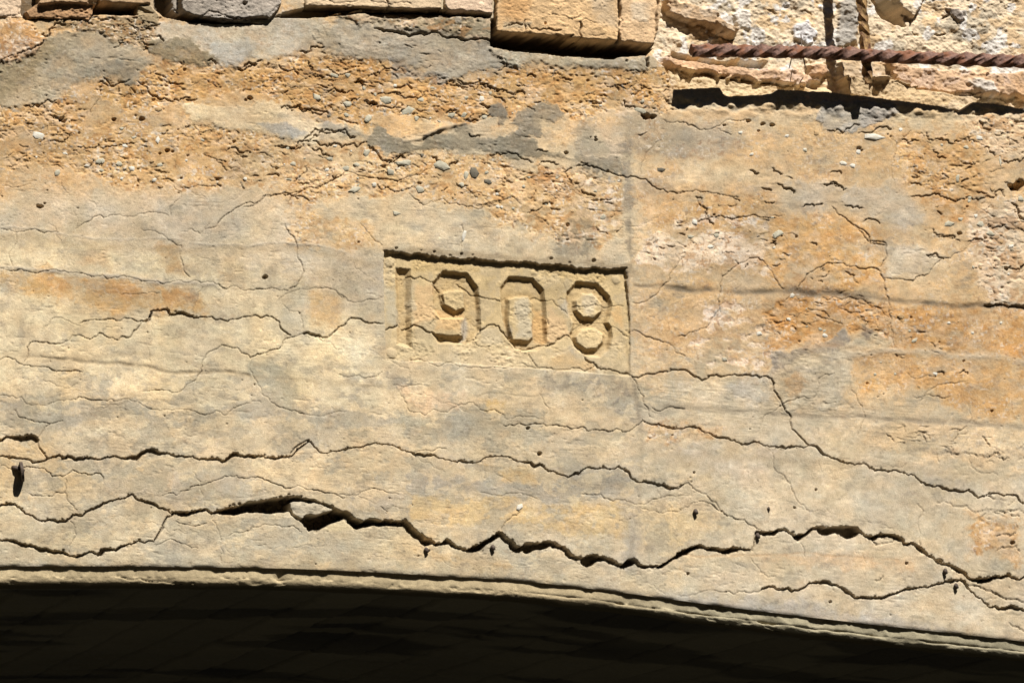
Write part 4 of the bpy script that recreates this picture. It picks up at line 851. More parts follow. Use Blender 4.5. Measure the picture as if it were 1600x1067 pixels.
m_ = blob([(1150, 12), (1178, 18), (1172, 40), (1154, 40)], 4, 3, 5); ptint(m_, (230, 224, 210), .8)
m_ = blob([(1505, 125), (1545, 122), (1560, 145), (1520, 148)], 5, 4, 5); ptint(m_, (214, 208, 194), .8)
m_ = blob([(1480, 8), (1500, 10), (1512, 28), (1500, 32)], 6, 2, 3); ptint(m_, (150, 140, 128), .9)
pcol *= np.exp(.07 * N12[w] + .09 * N5[w] + .07 * N26[w])[..., None]
lipd = np.clip(-sdp(POCK, X[w], Y[w]), 0, 30)
HT[w] = HT[w] * (1 - m) + pr * m
COL[w] = COL[w] * (1 - m[..., None]) + pcol * m[..., None]
RGH[w] = RGH[w] * (1 - m) + .8 * m
DIRT_SHADE[w] *= 1 - m; CRK[w] *= 1 - m
IDS[w] = np.where(m > .5, 6, IDS[w])
off = lambda P: [(a + 17, b - 9) for a, b in P]
for P_, w_ in [(K6((480, 700), (640, 740), (850, 775), (1000, 805), (1200, 830)), 2.6), (K6((1200, 830), (1350, 860), (1480, 885), (1610, 890)), 3.4), (K5((560, 280), (690, 305)), 1.5), (K6((870, 270), (960, 265)), 1.4), (K6((1020, 770), (1140, 770), (1250, 775), (1255, 800)), 1.4), (K5((960, 68), (1030, 95)), 2), (K5((1270, 70), (1330, 105)), 1.5), (K6((680, 255), (730, 280)), 1.5), (K6((940, 140), (1000, 110), (1010, 60)), 1.6)]:
    crack(off(P_), w_, lip=1.5, depth=3 + 3 * w_, dirt_shade=.5)
# skin around the edge of the break
paint([(1050, 140), (1058, 170), (1120, 176), (1200, 172), (1280, 168), (1280, 176), (1100, 186), (1040, 176), (1020, 130)], (224, 190, 142), .7, 5, 6, .5)

w = win(1040, 148, 1640, 200)
HT[w] += (2.2 * N12[w] + 2.0 * N30[w] + 1.0 * N5[w]) * np.exp(-((Y[w] - (164 + .028 * (X[w] - 1050))) / 12) ** 2) * (IDS[w] != 6)
# wide hole and loose chunk in the main crack
HOLE = W((0, 212), (50, 190), (100, 165), (270, 135), (450, 105), (600, 75), (690, 85), (730, 110), (800, 118), (870, 145), (960, 160), (1010, 195), (1080, 210), (1170, 280), (1220, 300), (1270, 275), (1400, 285), (1560, 295), (1600, 312), (1590, 338), (1480, 325), (1280, 315), (1230, 330), (1160, 350), (1110, 320), (1060, 270), (950, 310), (860, 355), (760, 375), (690, 290), (610, 225), (590, 208), (460, 218), (240, 205), (130, 238), (0, 226))
w, m = zone(HOLE, .7, 2.6)
CRK[w] = np.maximum(CRK[w], (42 + 8 * N12[w] + 5 * N5[w]) * m); DIRT_SHADE[w] = np.maximum(DIRT_SHADE[w], .9 * m); TAG[w] = np.where(m > .5, 104, TAG[w])  # hole interior blackened in its colour to stand for deep shade
for q_ in refine(list(HOLE) + [HOLE[0]], .02, 5)[::2]:
    pit(q_[0] + crk_rng.normal(0, 1.2), q_[1] + crk_rng.normal(0, 1.2), crk_rng.uniform(.7, 2.2), 2.5, crk_rng.uniform(.7, 1.6))
CHUNK = W((607, 134), (640, 126), (700, 124), (830, 140), (910, 162), (985, 190), (910, 216), (840, 238), (740, 236), (712, 264), (684, 262), (625, 222), (604, 180))
w, m = zone(CHUNK, .6, 2.0)
CRK[w] *= 1 - m; DIRT_SHADE[w] *= 1 - m; TAG[w] = np.where(m > .5, 0, TAG[w])
HT[w] += (-1.6 + .9 * N12[w] + .5 * N5[w] + 1.2 * N30[w]) * m
COL[w] = COL[w] * (1 - .6 * m[..., None]) + .6 * lin((192, 184, 162)).astype(f32) * m[..., None]
IDS[w] = np.where(m > .5, 40, IDS[w])
paint(W((870, 360), (950, 312), (1060, 275), (1100, 318), (1150, 350), (1000, 372)), (222, 204, 160), .8, 1.5, 1, .8)

# rounded lower edge of the face
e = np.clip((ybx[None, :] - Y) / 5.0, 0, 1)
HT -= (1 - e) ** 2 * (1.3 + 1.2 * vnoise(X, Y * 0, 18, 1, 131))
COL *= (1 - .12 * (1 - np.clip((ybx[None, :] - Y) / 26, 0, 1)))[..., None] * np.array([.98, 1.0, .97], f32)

hl_ = HAL * sstep(-.1, .5, N12 + .6 * N30)
COL = COL * (1 - .18 * hl_[..., None]) + lin((226, 214, 188)).astype(f32) * (.18 * hl_[..., None])
HT -= CRK
dd = DIRT_SHADE[..., None]
COL = COL * (1 - dd * .88) + lin((44, 32, 24)).astype(f32) * (dd * .88)  # crack depths: dirt together with shade put into the colour
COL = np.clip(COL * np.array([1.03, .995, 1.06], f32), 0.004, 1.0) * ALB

# ------------------------------------------------------------------ materials
def new_mat(name):
    m = bpy.data.materials.new(name); m.use_nodes = True
    return m, m.node_tree.nodes, m.node_tree.links, m.node_tree.nodes['Principled BSDF']
def concrete_mat(name, bump=.5, spots=.15):
    m, n, l, b = new_mat(name)
    at = n.new('ShaderNodeAttribute'); at.attribute_name = 'Col'
    tc = n.new('ShaderNodeTexCoord')
    n1 = n.new('ShaderNodeTexNoise'); n1.inputs['Scale'].default_value = 420; n1.inputs['Detail'].default_value = 5; n1.inputs['Roughness'].default_value = .65
    l.new(tc.outputs['Object'], n1.inputs['Vector'])
    mp = n.new('ShaderNodeMapRange'); mp.inputs['From Min'].default_value = .25; mp.inputs['From Max'].default_value = .75
    mp.inputs['To Min'].default_value = 1 - spots * 1.6; mp.inputs['To Max'].default_value = 1 + spots * 1.6
    l.new(n1.outputs['Fac'], mp.inputs['Value'])
    mul = n.new('ShaderNodeVectorMath'); mul.operation = 'SCALE'
    l.new(at.outputs['Color'], mul.inputs[0]); l.new(mp.outputs['Result'], mul.inputs['Scale'])
    n2 = n.new('ShaderNodeTexNoise'); n2.inputs['Scale'].default_value = 900; n2.inputs['Detail'].default_value = 2
    l.new(tc.outputs['Object'], n2.inputs['Vector'])
    gr = n.new('ShaderNodeValToRGB'); gr.color_ramp.elements[0].position = .68; gr.color_ramp.elements[0].color = (0, 0, 0, 1); gr.color_ramp.elements[1].position = .76
    l.new(n2.outputs['Fac'], gr.inputs['Fac'])
    mx = n.new('ShaderNodeMix'); mx.data_type = 'RGBA'; mx.inputs[7].default_value = (.10, .07, .045, 1)
    sc = n.new('ShaderNodeMath'); sc.operation = 'MULTIPLY'; sc.inputs[1].default_value = .45
    l.new(gr.outputs['Color'], sc.inputs[0]); l.new(sc.outputs[0], mx.inputs[0]); l.new(mul.outputs[0], mx.inputs[6])
    l.new(mx.outputs[2], b.inputs['Base Color'])
    b.inputs['Roughness'].default_value = .95
    b.inputs['Specular IOR Level'].default_value = .15
    bp = n.new('ShaderNodeBump'); bp.inputs['Strength'].default_value = bump; bp.inputs['Distance'].default_value = .0016
    l.new(n1.outputs['Fac'], bp.inputs['Height']); l.new(bp.outputs['Normal'], b.inputs['Normal'])
    return m
M_wall = concrete_mat('weathered_concrete')
M_block = concrete_mat('coping_stone', .8)
M_rubble = concrete_mat('rubble_concrete', .9)
def plain_mat(name, c1, c2, scale, rough=.85, bump=.4, metal=0, dist=.002, spec=.2, blotch=None):
    m, n, l, b = new_mat(name)
    tc = n.new('ShaderNodeTexCoord'); t = n.new('ShaderNodeTexNoise')
    t.inputs['Scale'].default_value = scale; t.inputs['Detail'].default_value = 6; t.inputs['Roughness'].default_value = .65
    l.new(tc.outputs['Object'], t.inputs['Vector'])
    r = n.new('ShaderNodeValToRGB'); r.color_ramp.elements[0].position = .35; r.color_ramp.elements[1].position = .68
    r.color_ramp.elements[0].color = (*(lin(c1) * ALB), 1); r.color_ramp.elements[1].color = (*(lin(c2) * ALB), 1)
    l.new(t.outputs['Fac'], r.inputs['Fac'])
    if blotch:
        t2 = n.new('ShaderNodeTexNoise'); t2.inputs['Scale'].default_value = scale * .28; t2.inputs['Detail'].default_value = 5; l.new(tc.outputs['Object'], t2.inputs['Vector'])
        r2 = n.new('ShaderNodeValToRGB'); r2.color_ramp.elements[0].position = .5; r2.color_ramp.elements[1].position = .62; r2.color_ramp.elements[0].color = (0, 0, 0, 1)
        mx = n.new('ShaderNodeMix'); mx.data_type = 'RGBA'; mx.inputs[7].default_value = (*(lin(blotch) * ALB), 1)
        l.new(t2.outputs['Fac'], r2.inputs['Fac']); l.new(r2.outputs['Color'], mx.inputs[0]); l.new(r.outputs['Color'], mx.inputs[6]); l.new(mx.outputs[2], b.inputs['Base Color'])
    else: l.new(r.outputs['Color'], b.inputs['Base Color'])
    b.inputs['Roughness'].default_value = rough; b.inputs['Metallic'].default_value = metal; b.inputs['Specular IOR Level'].default_value = spec
    bp = n.new('ShaderNodeBump'); bp.inputs['Strength'].default_value = bump; bp.inputs['Distance'].default_value = dist
    l.new(t.outputs['Fac'], bp.inputs['Height']); l.new(bp.outputs['Normal'], b.inputs['Normal'])
    return m
M_rust = plain_mat('rusted_steel', (88, 60, 50), (152, 116, 98), 150, .75, .8, 0, .0016, .3, (140, 92, 64))
M_rust_pale = plain_mat('rusted_steel_with_cement', (90, 58, 42), (206, 168, 112), 90, .8, .6, 0, .0014)
M_iron = plain_mat('dark_iron', (62, 50, 44), (112, 98, 84), 160, .7, .4)
M_white = plain_mat('pale_aggregate', (214, 206, 186), (244, 238, 224), 140, .9, .25)
M_grey = plain_mat('grey_aggregate', (178, 172, 150), (210, 202, 178), 140, .9, .25)
M_tan = plain_mat('tan_aggregate', (176, 142, 100), (214, 184, 138), 140, .9, .25)
M_dark = plain_mat('dark_aggregate', (104, 98, 86), (132, 124, 106), 140, .9, .25)
M_soffit = plain_mat('stained_soffit', (96, 88, 66), (150, 138, 106), 9, .9, .4, 0, .004)
M_edge = plain_mat('arch_edge_concrete', (196, 180, 138), (224, 208, 166), 26, .95, .4, 0, .0012)
M_water = plain_mat('dark_stream_bed', (40, 38, 34), (62, 58, 48), 2, .6, .3, 0, .02)
M_skyblock = plain_mat('skyblock_green', (44, 54, 30), (76, 84, 48), 1.5, .9, .5, 0, .2)

# ------------------------------------------------------------------ grid to meshes
XYZ = pix(X.astype(float), Y.astype(float))
XYZ[..., 1] -= HT * U
V = XYZ.reshape(-1, 3).astype(f32)
CF = np.concatenate([COL.reshape(-1, 3), np.ones((NR * NC, 1), f32)], 1).astype(f32)
idx = np.arange(NR * NC).reshape(NR, NC)
Q = np.stack([idx[:-1, :-1], idx[1:, :-1], idx[1:, 1:], idx[:-1, 1:]], -1).reshape(-1, 4)
IDF = IDS.copy()
tagm = (TAG > 0) & ((IDS == 0)) & (CRK > 2.5)
IDF = np.where(tagm, TAG, IDF)
def face_id(a):
    s = np.stack([a[:-1, :-1], a[1:, :-1], a[1:, 1:], a[:-1, 1:]], -1).reshape(-1, 4)
    return s.max(1)
FID = face_id(IDF)

def set_props(o, label=None, cat=None, group=None, kind=None):
    if label: o['label'] = label
    if cat: o['category'] = cat
    if group: o['group'] = group
    if kind: o['kind'] = kind
    return o
def link(name, me, mat, parent=None, smooth=False):
    if mat: me.materials.append(mat)
    o = bpy.data.objects.new(name, me); scene.collection.objects.link(o)
    if parent is not None: o.parent = parent
    return o
def mesh_arrays(name, v, faces, col=None, smooth=True):
    """faces: (n, k) array of one face size, or list of such arrays"""
    if not isinstance(faces, list): faces = [faces]
    me = bpy.data.meshes.new(name)
    nl = sum(f.size for f in faces); nf = sum(len(f) for f in faces)
    me.vertices.add(len(v)); me.vertices.foreach_set('co', np.ascontiguousarray(v, f32).ravel())
    me.loops.add(nl); me.loops.foreach_set('vertex_index', np.concatenate([f.ravel() for f in faces]).astype(np.int32))
    me.polygons.add(nf)
    sizes = np.concatenate([np.full(len(f), f.shape[1]) for f in faces])
    st = np.concatenate([[0], np.cumsum(sizes)[:-1]]).astype(np.int32)
    me.polygons.foreach_set('loop_start', st)
    me.update(calc_edges=True)
    me.polygons.foreach_set('use_smooth', np.full(nf, smooth))
    if col is not None:
        at = me.attributes.new('Col', 'FLOAT_COLOR', 'POINT')
        at.data.foreach_set('color', np.ascontiguousarray(col, f32).ravel())
    me.validate(verbose=False)
    return me
def grid_part(name, fid, mat, parent=None, back=0.0):
    q = Q[FID == fid]
    if len(q) == 0: return None
    u, inv = np.unique(q, return_inverse=True)
    q2 = inv.reshape(-1, 4).astype(np.int32)
    v = V[u]; c = CF[u]; faces = [q2]
    if back > 0:                         # give the piece its real depth
        e = np.stack([q2, np.roll(q2, -1, 1)], -1).reshape(-1, 2)
        key = np.sort(e, 1); k1 = key[:, 0].astype(np.int64) * len(v) + key[:, 1]
        _, first, cnt = np.unique(k1, return_index=True, return_counts=True)
        be = e[first[cnt == 1]]
        bu, binv = np.unique(be, return_inverse=True)
        bv = v[bu].copy(); bv[:, 1] = back
        n0 = len(v)
        binv = binv.reshape(-1, 2)
        side = np.stack([be[:, 1], be[:, 0], n0 + binv[:, 0], n0 + binv[:, 1]], 1).astype(np.int32)
        v = np.concatenate([v, bv]); c = np.concatenate([c, c[bu]]); faces.append(side)
    return link(name, mesh_arrays(name, v, faces, c, smooth=True), mat, parent)

wall = grid_part('bridge_wall', 0, M_wall)
set_props(wall, 'weathered cream and tan concrete bridge wall with long cracks above the arch', 'wall')
panel = grid_part('date_panel', 1, M_wall, wall); panel['label'] = 'sunk rectangular panel with the carved date 1908'
for k_, nm in ((2, '1'), (3, '9'), (4, '0'), (5, '8')):
    o = grid_part('numeral', k_, M_wall, panel); o['label'] = 'carved numeral ' + nm
for k_, lb_ in {50: 'large grey plaster smear in the upper left', 51: 'grey cement band under the bricks', 52: 'dark grey film running to the right above the date', 53: 'dark grey blotch above the long film',
                54: 'small dark grey spot left of the blotch', 55: 'grey plaster patch under the long shadow', 56: 'grey cloud shaped patch in the tan area at the right'}.items():
    o = grid_part('mortar_smear', k_, M_wall, wall)
    if o: o['label'] = lb_
core = grid_part('rubble_core', 6, M_rubble, wall); core['label'] = 'rough rubble concrete laid bare where the facing broke out'
for t_ in sorted(set(TAG[TAG > 0].tolist())):
    grid_part('crack', t_, M_wall, wall)
BL = {30: ('coping_block', 'whitish rough stone in the top left corner', 'stone block'),
      31: ('coping_brick', 'brown worn brick left of the dark open joint at the top', 'brick'),
      32: ('coping_brick', 'small pale brick above the dark open joint near the top left corner', 'brick'),
      33: ('mortar_lump', 'grey smeared lump of mortar with a round hole at the top', 'mortar lump'),
      34: ('coping_brick', 'long cream brick right of the grey mortar lump', 'brick'),
      35: ('coping_brick', 'short pinkish brick touching the large tan block', 'brick'),
      36: ('coping_block', 'large tan block overhanging the deep dark joint, left of the vertical crack', 'stone block'),
      37: ('coping_block', 'narrow pale tan block beside the exposed rubble, right of the vertical crack', 'stone block')}
for k_, (nm, lb, ct) in BL.items():
    o = grid_part(nm, k_, M_block, None, back=.16)
    if o: set_props(o, lb, ct, 'blocks and bricks of the course above the wall' if ct != 'mortar lump' else None)
o = grid_part('concrete_chunk', 40, M_wall, None, back=.03)
set_props(o, 'loose grey concrete chunk wedged in the widest part of the crack', 'concrete chunk')

# ------------------------------------------------------------------ arch: rounded lower edge and the vault behind it
cols = np.concatenate([np.arange(-1900, -14, 12), np.arange(-14, 1615, 1.6), np.arange(1616, 3500, 12)])
base = pix(cols, Yb(cols))                    # on the wall plane
def prof(rows, noise):
    P = np.zeros((len(rows), len(cols), 3))
    for r, (n, v) in enumerate(rows):
        P[r, :, 0] = base[:, 0]; P[r, :, 1] = -n; P[r, :, 2] = base[:, 2] + v
    return P
rows = [(-.020, .018), (-.014, .010), (-.0078, .004), (-.0072, 0), (-.0069, -.004), (-.0068, -.008), (-.0068, -.012), (-.0069, -.016), (-.0071, -.019)]
rr = .018
for t in np.linspace(0, math.pi / 2, 17):
    rows.append((-.0072 - rr + rr * math.cos(t), -.0195 - rr * math.sin(t)))
rows += [(-.032, -.0372), (-.044, -.0360), (-.075, -.0335)]
P = prof(rows, 0)
lc = refine(G((530, 553), (700, 580), (940, 612)), .05)      # thin crack running down the edge on the left
cx = cols[None, :].astype(f32).repeat(len(rows), 0); ry = (np.arange(len(rows))[:, None] * 2.2).astype(f32).repeat(len(cols), 1)
wear = sstep(850, 1150, cols)[None, :]
nz = (.5 * fbm(cx, ry, 40, 141, 2) + .35 * fbm(cx, ry, 9, 143, 3, 2)) * (1.0 + 1.4 * wear) - .9 * sstep(.4, .7, fbm(cx, ry, 12, 211, 3, 1.6)) + .22 * fbm(cx, ry, 3.4, 213, 2, 1.4) + .5 * wear * fbm(cx, ry, 22, 147, 3, 3)
nz = nz - 4 * np.exp(-((cx - 438) / 7) ** 2 - ((ry - 17) / 9) ** 2) - 2.5 * np.exp(-((cx - 402) / 9) ** 2 - ((ry - 30) / 6) ** 2) + 2.2 * np.exp(-((cx - 434) / 5) ** 2 - ((ry - 10) / 4) ** 2)
for a_, b_ in zip(lc[:-1], lc[1:]):
    t_ = np.clip((cols - a_[0]) / max(b_[0] - a_[0], .1), -1, 2); on_ = (t_ >= 0) & (t_ <= 1)
    rv2 = (a_[1] + (b_[1] - a_[1]) * t_ - Yb(cols)) / 22 * 15 + 3
    nz = nz - 1.6 * on_[None, :] * np.exp(-((np.arange(len(rows))[:, None] - rv2[None, :]) / .8) ** 2)
gl_ = sstep(780, 950, cols)[None, :] * np.exp(-((np.arange(len(rows))[:, None] - 9.5 - 1.2 * vnoise(cx, ry * 0, 70, 1, 189)) / 1.1) ** 2) * (.5 + .7 * vnoise(cx, ry, 26, 9, 190))
nz = nz - 3.2 * np.clip(gl_, 0, 1) - 1.2 * sstep(.35, .8, fbm(cx, ry, 16, 195, 3, 2.0)) * (.4 + wear)
P[..., 1] -= nz * U * 1.1; P[..., 2] += nz * U * .5
bead_v = P.reshape(-1, 3)
def grid_quads(nr, nc):
    i = np.arange(nr * nc).reshape(nr, nc)
    return np.stack([i[:-1, :-1], i[1:, :-1], i[1:, 1:], i[:-1, 1:]], -1).reshape(-1, 4).astype(np.int32)
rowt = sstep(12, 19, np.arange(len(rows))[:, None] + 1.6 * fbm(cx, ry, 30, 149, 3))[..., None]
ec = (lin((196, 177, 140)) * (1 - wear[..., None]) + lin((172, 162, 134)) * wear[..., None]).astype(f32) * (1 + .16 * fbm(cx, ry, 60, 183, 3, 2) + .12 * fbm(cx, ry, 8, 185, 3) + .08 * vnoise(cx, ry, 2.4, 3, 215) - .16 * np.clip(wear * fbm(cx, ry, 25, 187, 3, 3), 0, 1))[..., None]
ec = (ec * (1 - rowt) + lin((96, 88, 66)).astype(f32) * rowt) * ALB  # shaded underside painted in: lower rows blend to the dark vault colour
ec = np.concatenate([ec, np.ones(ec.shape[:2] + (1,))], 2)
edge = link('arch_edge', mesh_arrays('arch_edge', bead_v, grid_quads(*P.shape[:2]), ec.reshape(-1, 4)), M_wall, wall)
edge['label'] = 'rounded lower edge of the arch under the dark drip line'
# underside of the face lip
lipn = XYZ[-1].copy()
lb = lipn.copy(); lb[:, 1] = .02; lb[:, 2] += .004
lv = np.concatenate([lipn, lb]); n_ = NC
lq = np.stack([np.arange(n_ - 1), np.arange(n_ - 1) + n_, np.arange(n_ - 1) + n_ + 1, np.arange(n_ - 1) + 1], 1).astype(np.int32)
link('drip_groove', mesh_arrays('drip_groove', lv, lq), M_edge, wall)
# vault
sc_ = np.concatenate([np.arange(-1900, -14, 14), np.arange(-14, 1615, 4.0), np.arange(1616, 3500, 14)])
sb = pix(sc_, Yb(sc_))
dep = np.concatenate([np.linspace(.0302, 1.6, 240), np.geomspace(1.62, 9.0, 40)])
S = np.zeros((len(dep), len(sc_), 3))
S[..., 0] = sb[None, :, 0]; S[..., 2] = sb[None, :, 2] - .0372; S[..., 1] = dep[:, None]
u_ = (S[..., 0] * 1000).astype(f32); d_ = (S[..., 1] * 1000).astype(f32)
bw = 118.0
bi = np.floor((u_ + 5 * vnoise(u_, d_, 60, 500, 151)) / bw)
bh = np.sin(bi * 12.9898 + 3.1) * 43758.5453; bh = bh - np.floor(bh)
fr = (u_ / bw) - np.floor(u_ / bw)
zz = (bh - .5) * 5.0 + 2.2 * fbm(u_, d_, 130, 153, 3) + 1.0 * fbm(u_, d_, 22, 157, 2, .4)
seam = np.exp(-((np.minimum(fr, 1 - fr) * bw) / 5) ** 2)
zz += 4 * seam
pts_ = sstep(.2, .35, fbm(u_, d_, 90, 161, 3, 2.0)); zz += 3.0 * pts_
S[..., 2] += zz * 1e-3 * sstep(.03, .12, S[..., 1])
scol = np.empty(S.shape[:2] + (4,), f32); scol[..., 3] = 1
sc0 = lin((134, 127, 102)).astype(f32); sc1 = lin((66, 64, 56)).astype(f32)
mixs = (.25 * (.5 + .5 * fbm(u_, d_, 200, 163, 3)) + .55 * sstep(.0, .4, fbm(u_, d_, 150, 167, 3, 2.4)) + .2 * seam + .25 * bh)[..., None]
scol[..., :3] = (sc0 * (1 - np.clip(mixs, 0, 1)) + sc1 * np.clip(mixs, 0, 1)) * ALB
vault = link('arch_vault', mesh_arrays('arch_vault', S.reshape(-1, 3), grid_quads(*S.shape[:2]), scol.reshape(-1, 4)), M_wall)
set_props(vault, 'dark shaded concrete underside of the arch with marks of form boards', 'arch vault')

# ------------------------------------------------------------------ bars
def bar(name, pts, half, quarter, mat, label, cat, taper=None, twist0=0.0, lump=.0006, sign=1, group=None, sq=.80):
    """twisted square bar along world points; quarter = metres per quarter turn"""
    P = np.array(pts, float)
    seg = np.linalg.norm(np.diff(P, axis=0), axis=1); s = np.concatenate([[0], np.cumsum(seg)])
    n = max(int(s[-1] / .0016), 8)
    ss = np.linspace(0, s[-1], n)
    C_ = np.stack([np.interp(ss, s, P[:, i]) for i in range(3)], 1)
    ker = np.ones(9) / 9
    for i in range(3): C_[4:-4, i] = np.convolve(C_[:, i], ker, 'valid')
    T = np.gradient(C_, axis=0); T /= np.linalg.norm(T, axis=1)[:, None]
    N0 = np.array([0, -1.0, 0]); N = N0 - (T @ N0)[:, None] * T; N /= np.linalg.norm(N, axis=1)[:, None]
    Bn = np.cross(T, N)
    m = 16
    a = np.arange(m) / m * 2 * math.pi
    rad = half / np.maximum(np.abs(np.cos(a)), np.abs(np.sin(a)))
    rad = np.minimum(rad, half * 1.25) * np.where(np.abs(np.abs(np.cos(a)) - np.abs(np.sin(a))) < .3, 1.0, sq + .12)
    wv_ = np.interp(ss, np.linspace(0, s[-1], 14), np.random.default_rng(n).normal(0, 1, 14))
    th = twist0 + sign * ss / quarter * (math.pi / 2) + .38 * wv_
    C_ = C_ + np.outer(np.interp(ss, np.linspace(0, s[-1], 9), np.random.default_rng(n + 1).normal(0, .0012, 9)), [0, .4, 1])
    r_ = np.random.default_rng(len(pts) + n)
    tab = r_.normal(0, 1, (n // 6 + 3, m))
    lu = np.stack([np.interp(np.arange(n) / 6, np.arange(tab.shape[0]), tab[:, j]) for j in range(m)], 1) * lump
    RR = rad[None, :] + lu
    if taper is not None: RR = RR * np.interp(ss / s[-1], [0, .04, .96, 1], taper)[:, None]
    ca = np.cos(a[None, :] + th[:, None]) * RR; sa = np.sin(a[None, :] + th[:, None]) * RR
    VV = C_[:, None, :] + ca[..., None] * N[:, None, :] + sa[..., None] * Bn[:, None, :]
    i = np.arange(n * m).reshape(n, m)
    q = np.stack([i[:-1], i[1:], np.roll(i, -1, 1)[1:], np.roll(i, -1, 1)[:-1]], -1).reshape(-1, 4).astype(np.int32)
    v = VV.reshape(-1, 3); k0 = len(v)
    v = np.concatenate([v, C_[:1] , C_[-1:]])
    cap = np.array([[k0, i[0, j], i[0, (j + 1) % m]] for j in range(m)] + [[k0 + 1, i[-1, (j + 1) % m], i[-1, j]] for j in range(m)], np.int32)
    o = link(name, mesh_arrays(name, v, [q, cap], smooth=False), mat)
    o.data.polygons.foreach_set('use_smooth', np.zeros(len(q) + len(cap), bool))
    return set_props(o, label, cat, group)
RB = 42 * U
rp = [pix(x_, y_, RB) for x_, y_ in [(1080, 78), (1200, 81), (1300, 84), (1400, 88), (1500, 92), (1600, 97), (1720, 103), (1900, 112)]]
bar('reinforcing_bar', rp, .0116, 34 * PXM, M_rust, 'thick rusty twisted bar lying across the exposed rubble', 'rebar', None, .5, .0011, -1, 'rusty reinforcing bars')
VB = 27 * U
vp = [pix(x_, y_, VB + (0.004 if y_ > 100 else 0)) for x_, y_ in [(1330, -330), (1338, -160), (1346, 0), (1351, 60), (1354, 104), (1357, 130)]]
bar('reinforcing_bar', vp, .0094, 30 * PXM, M_rust_pale, 'upright rusty bar crusted with cement passing behind the twisted bar', 'rebar', (1, 1, 1, .75), .2, .0007, -1, 'rusty reinforcing bars')
wp = [pix(x_, y_, n_ * U) for x_, y_, n_ in [(1251, 53, -30), (1252, 60, -12), (1253, 75, 0), (1255, 90, 6), (1258, 104, -2), (1260, 109, -22)]]
bar('tie_wire', wp, .0010, 1.0, M_iron, 'thin dark tie wire hooked behind the twisted bar', 'wire', None, 0, .0001)

# bolt with a loose washer at the left edge
def disc(name, c, axis, r, th, hole, mat, parent=None, m=28):
    axis = np.array(axis, float); axis /= np.linalg.norm(axis)
    t = np.cross(axis, [0, 0, 1.0]); t /= np.linalg.norm(t); b = np.cross(axis, t)
    a = np.arange(m) / m * 2 * math.pi
    ring = lambda R, o: np.array(c) + o * axis + R * (np.cos(a)[:, None] * t + np.sin(a)[:, None] * b)
    v = np.concatenate([ring(r, -th / 2), ring(r, th / 2), ring(hole, th / 2), ring(hole, -th / 2)])
    i = np.arange(4 * m).reshape(4, m)
    q = np.concatenate([np.stack([i[k_], np.roll(i[k_], -1), np.roll(i[(k_ + 1) % 4], -1), i[(k_ + 1) % 4]], 1) for k_ in range(4)]).astype(np.int32)
    return link(name, mesh_arrays(name, v, q, smooth=False), mat, parent)
def rod(name, pts, rads, mat, parent=None, m=12):
    P = np.array(pts, float); n = len(P)
    T = np.gradient(P, axis=0); T /= np.linalg.norm(T, axis=1)[:, None]
    h0 = np.array([.31, .2, .93]); N = h0 - (T @ h0)[:, None] * T; N /= np.linalg.norm(N, axis=1)[:, None]; Bn = np.cross(T, N)
    a = np.arange(m) / m * 2 * math.pi
    R_ = np.array(rads)[:, None] * (1 + .08 * np.sin(a * 3 + np.arange(n)[:, None]))
    VV = P[:, None, :] + (np.cos(a)[None] * R_)[..., None] * N[:, None] + (np.sin(a)[None] * R_)[..., None] * Bn[:, None]
    i = np.arange(n * m).reshape(n, m)
    q = np.stack([i[:-1], i[1:], np.roll(i, -1, 1)[1:], np.roll(i, -1, 1)[:-1]], -1).reshape(-1, 4).astype(np.int32)
    v = np.concatenate([VV.reshape(-1, 3), P[:1], P[-1:]]); k0 = n * m
    cap = np.array([[k0, i[0, j], i[0, (j + 1) % m]] for j in range(m)] + [[k0 + 1, i[-1, (j + 1) % m], i[-1, j]] for j in range(m)], np.int32)
    return link(name, mesh_arrays(name, v, [q, cap], smooth=True), mat, parent)
be = bpy.data.objects.new('wall_bolt', None); scene.collection.objects.link(be)
set_props(be, 'rusty bolt with a loose washer sticking out near the left edge', 'bolt')
b0 = pix(18, 730, -4 * U); b1 = pix(25, 731, 3 * U); b2 = pix(38, 736, 6.5 * U)
rod('bolt_shank', [b0, b1, b2], [.0042, .0042, .0038], M_iron, be)
disc('washer', pix(34, 737, 6.5 * U), (RIGHT * .95 + FWD * .24 + UP * .10), .0185, .0050, .0045, M_iron, be)
# little rusty pins left in the wall
PINS = [(666, 860, 'rusty pin below the black crack, left of the crack peak'), (770, 856, 'rusty pin just under the peak of the black crack'),
        (1087, 800, 'rusty pin in the tan patch above the black crack'), (1184, 838, 'rusty pin in the step of the black crack'),
        (1477, 893, 'rusty pin directly under the black crack near the right edge'), (1494, 916, 'rusty pin between two branching cracks near the right edge'), (1201, 795, 'tiny dark pin alone in the smooth grey area')]
for px_, py_, lb_ in PINS:
    sz = .6 if 'tiny' in lb_ else 1.0
    o = rod('rusty_pin', [pix(px_ - 1, py_ - 3, -6 * U), pix(px_, py_ - 1, 2 * U), pix(px_ + 2 * sz, py_ + 3 * sz, 3 * sz * U)], [.0046 * sz, .0046 * sz, .0034 * sz], M_iron)
    set_props(o, lb_, 'pin', 'rusty pins along the cracks')

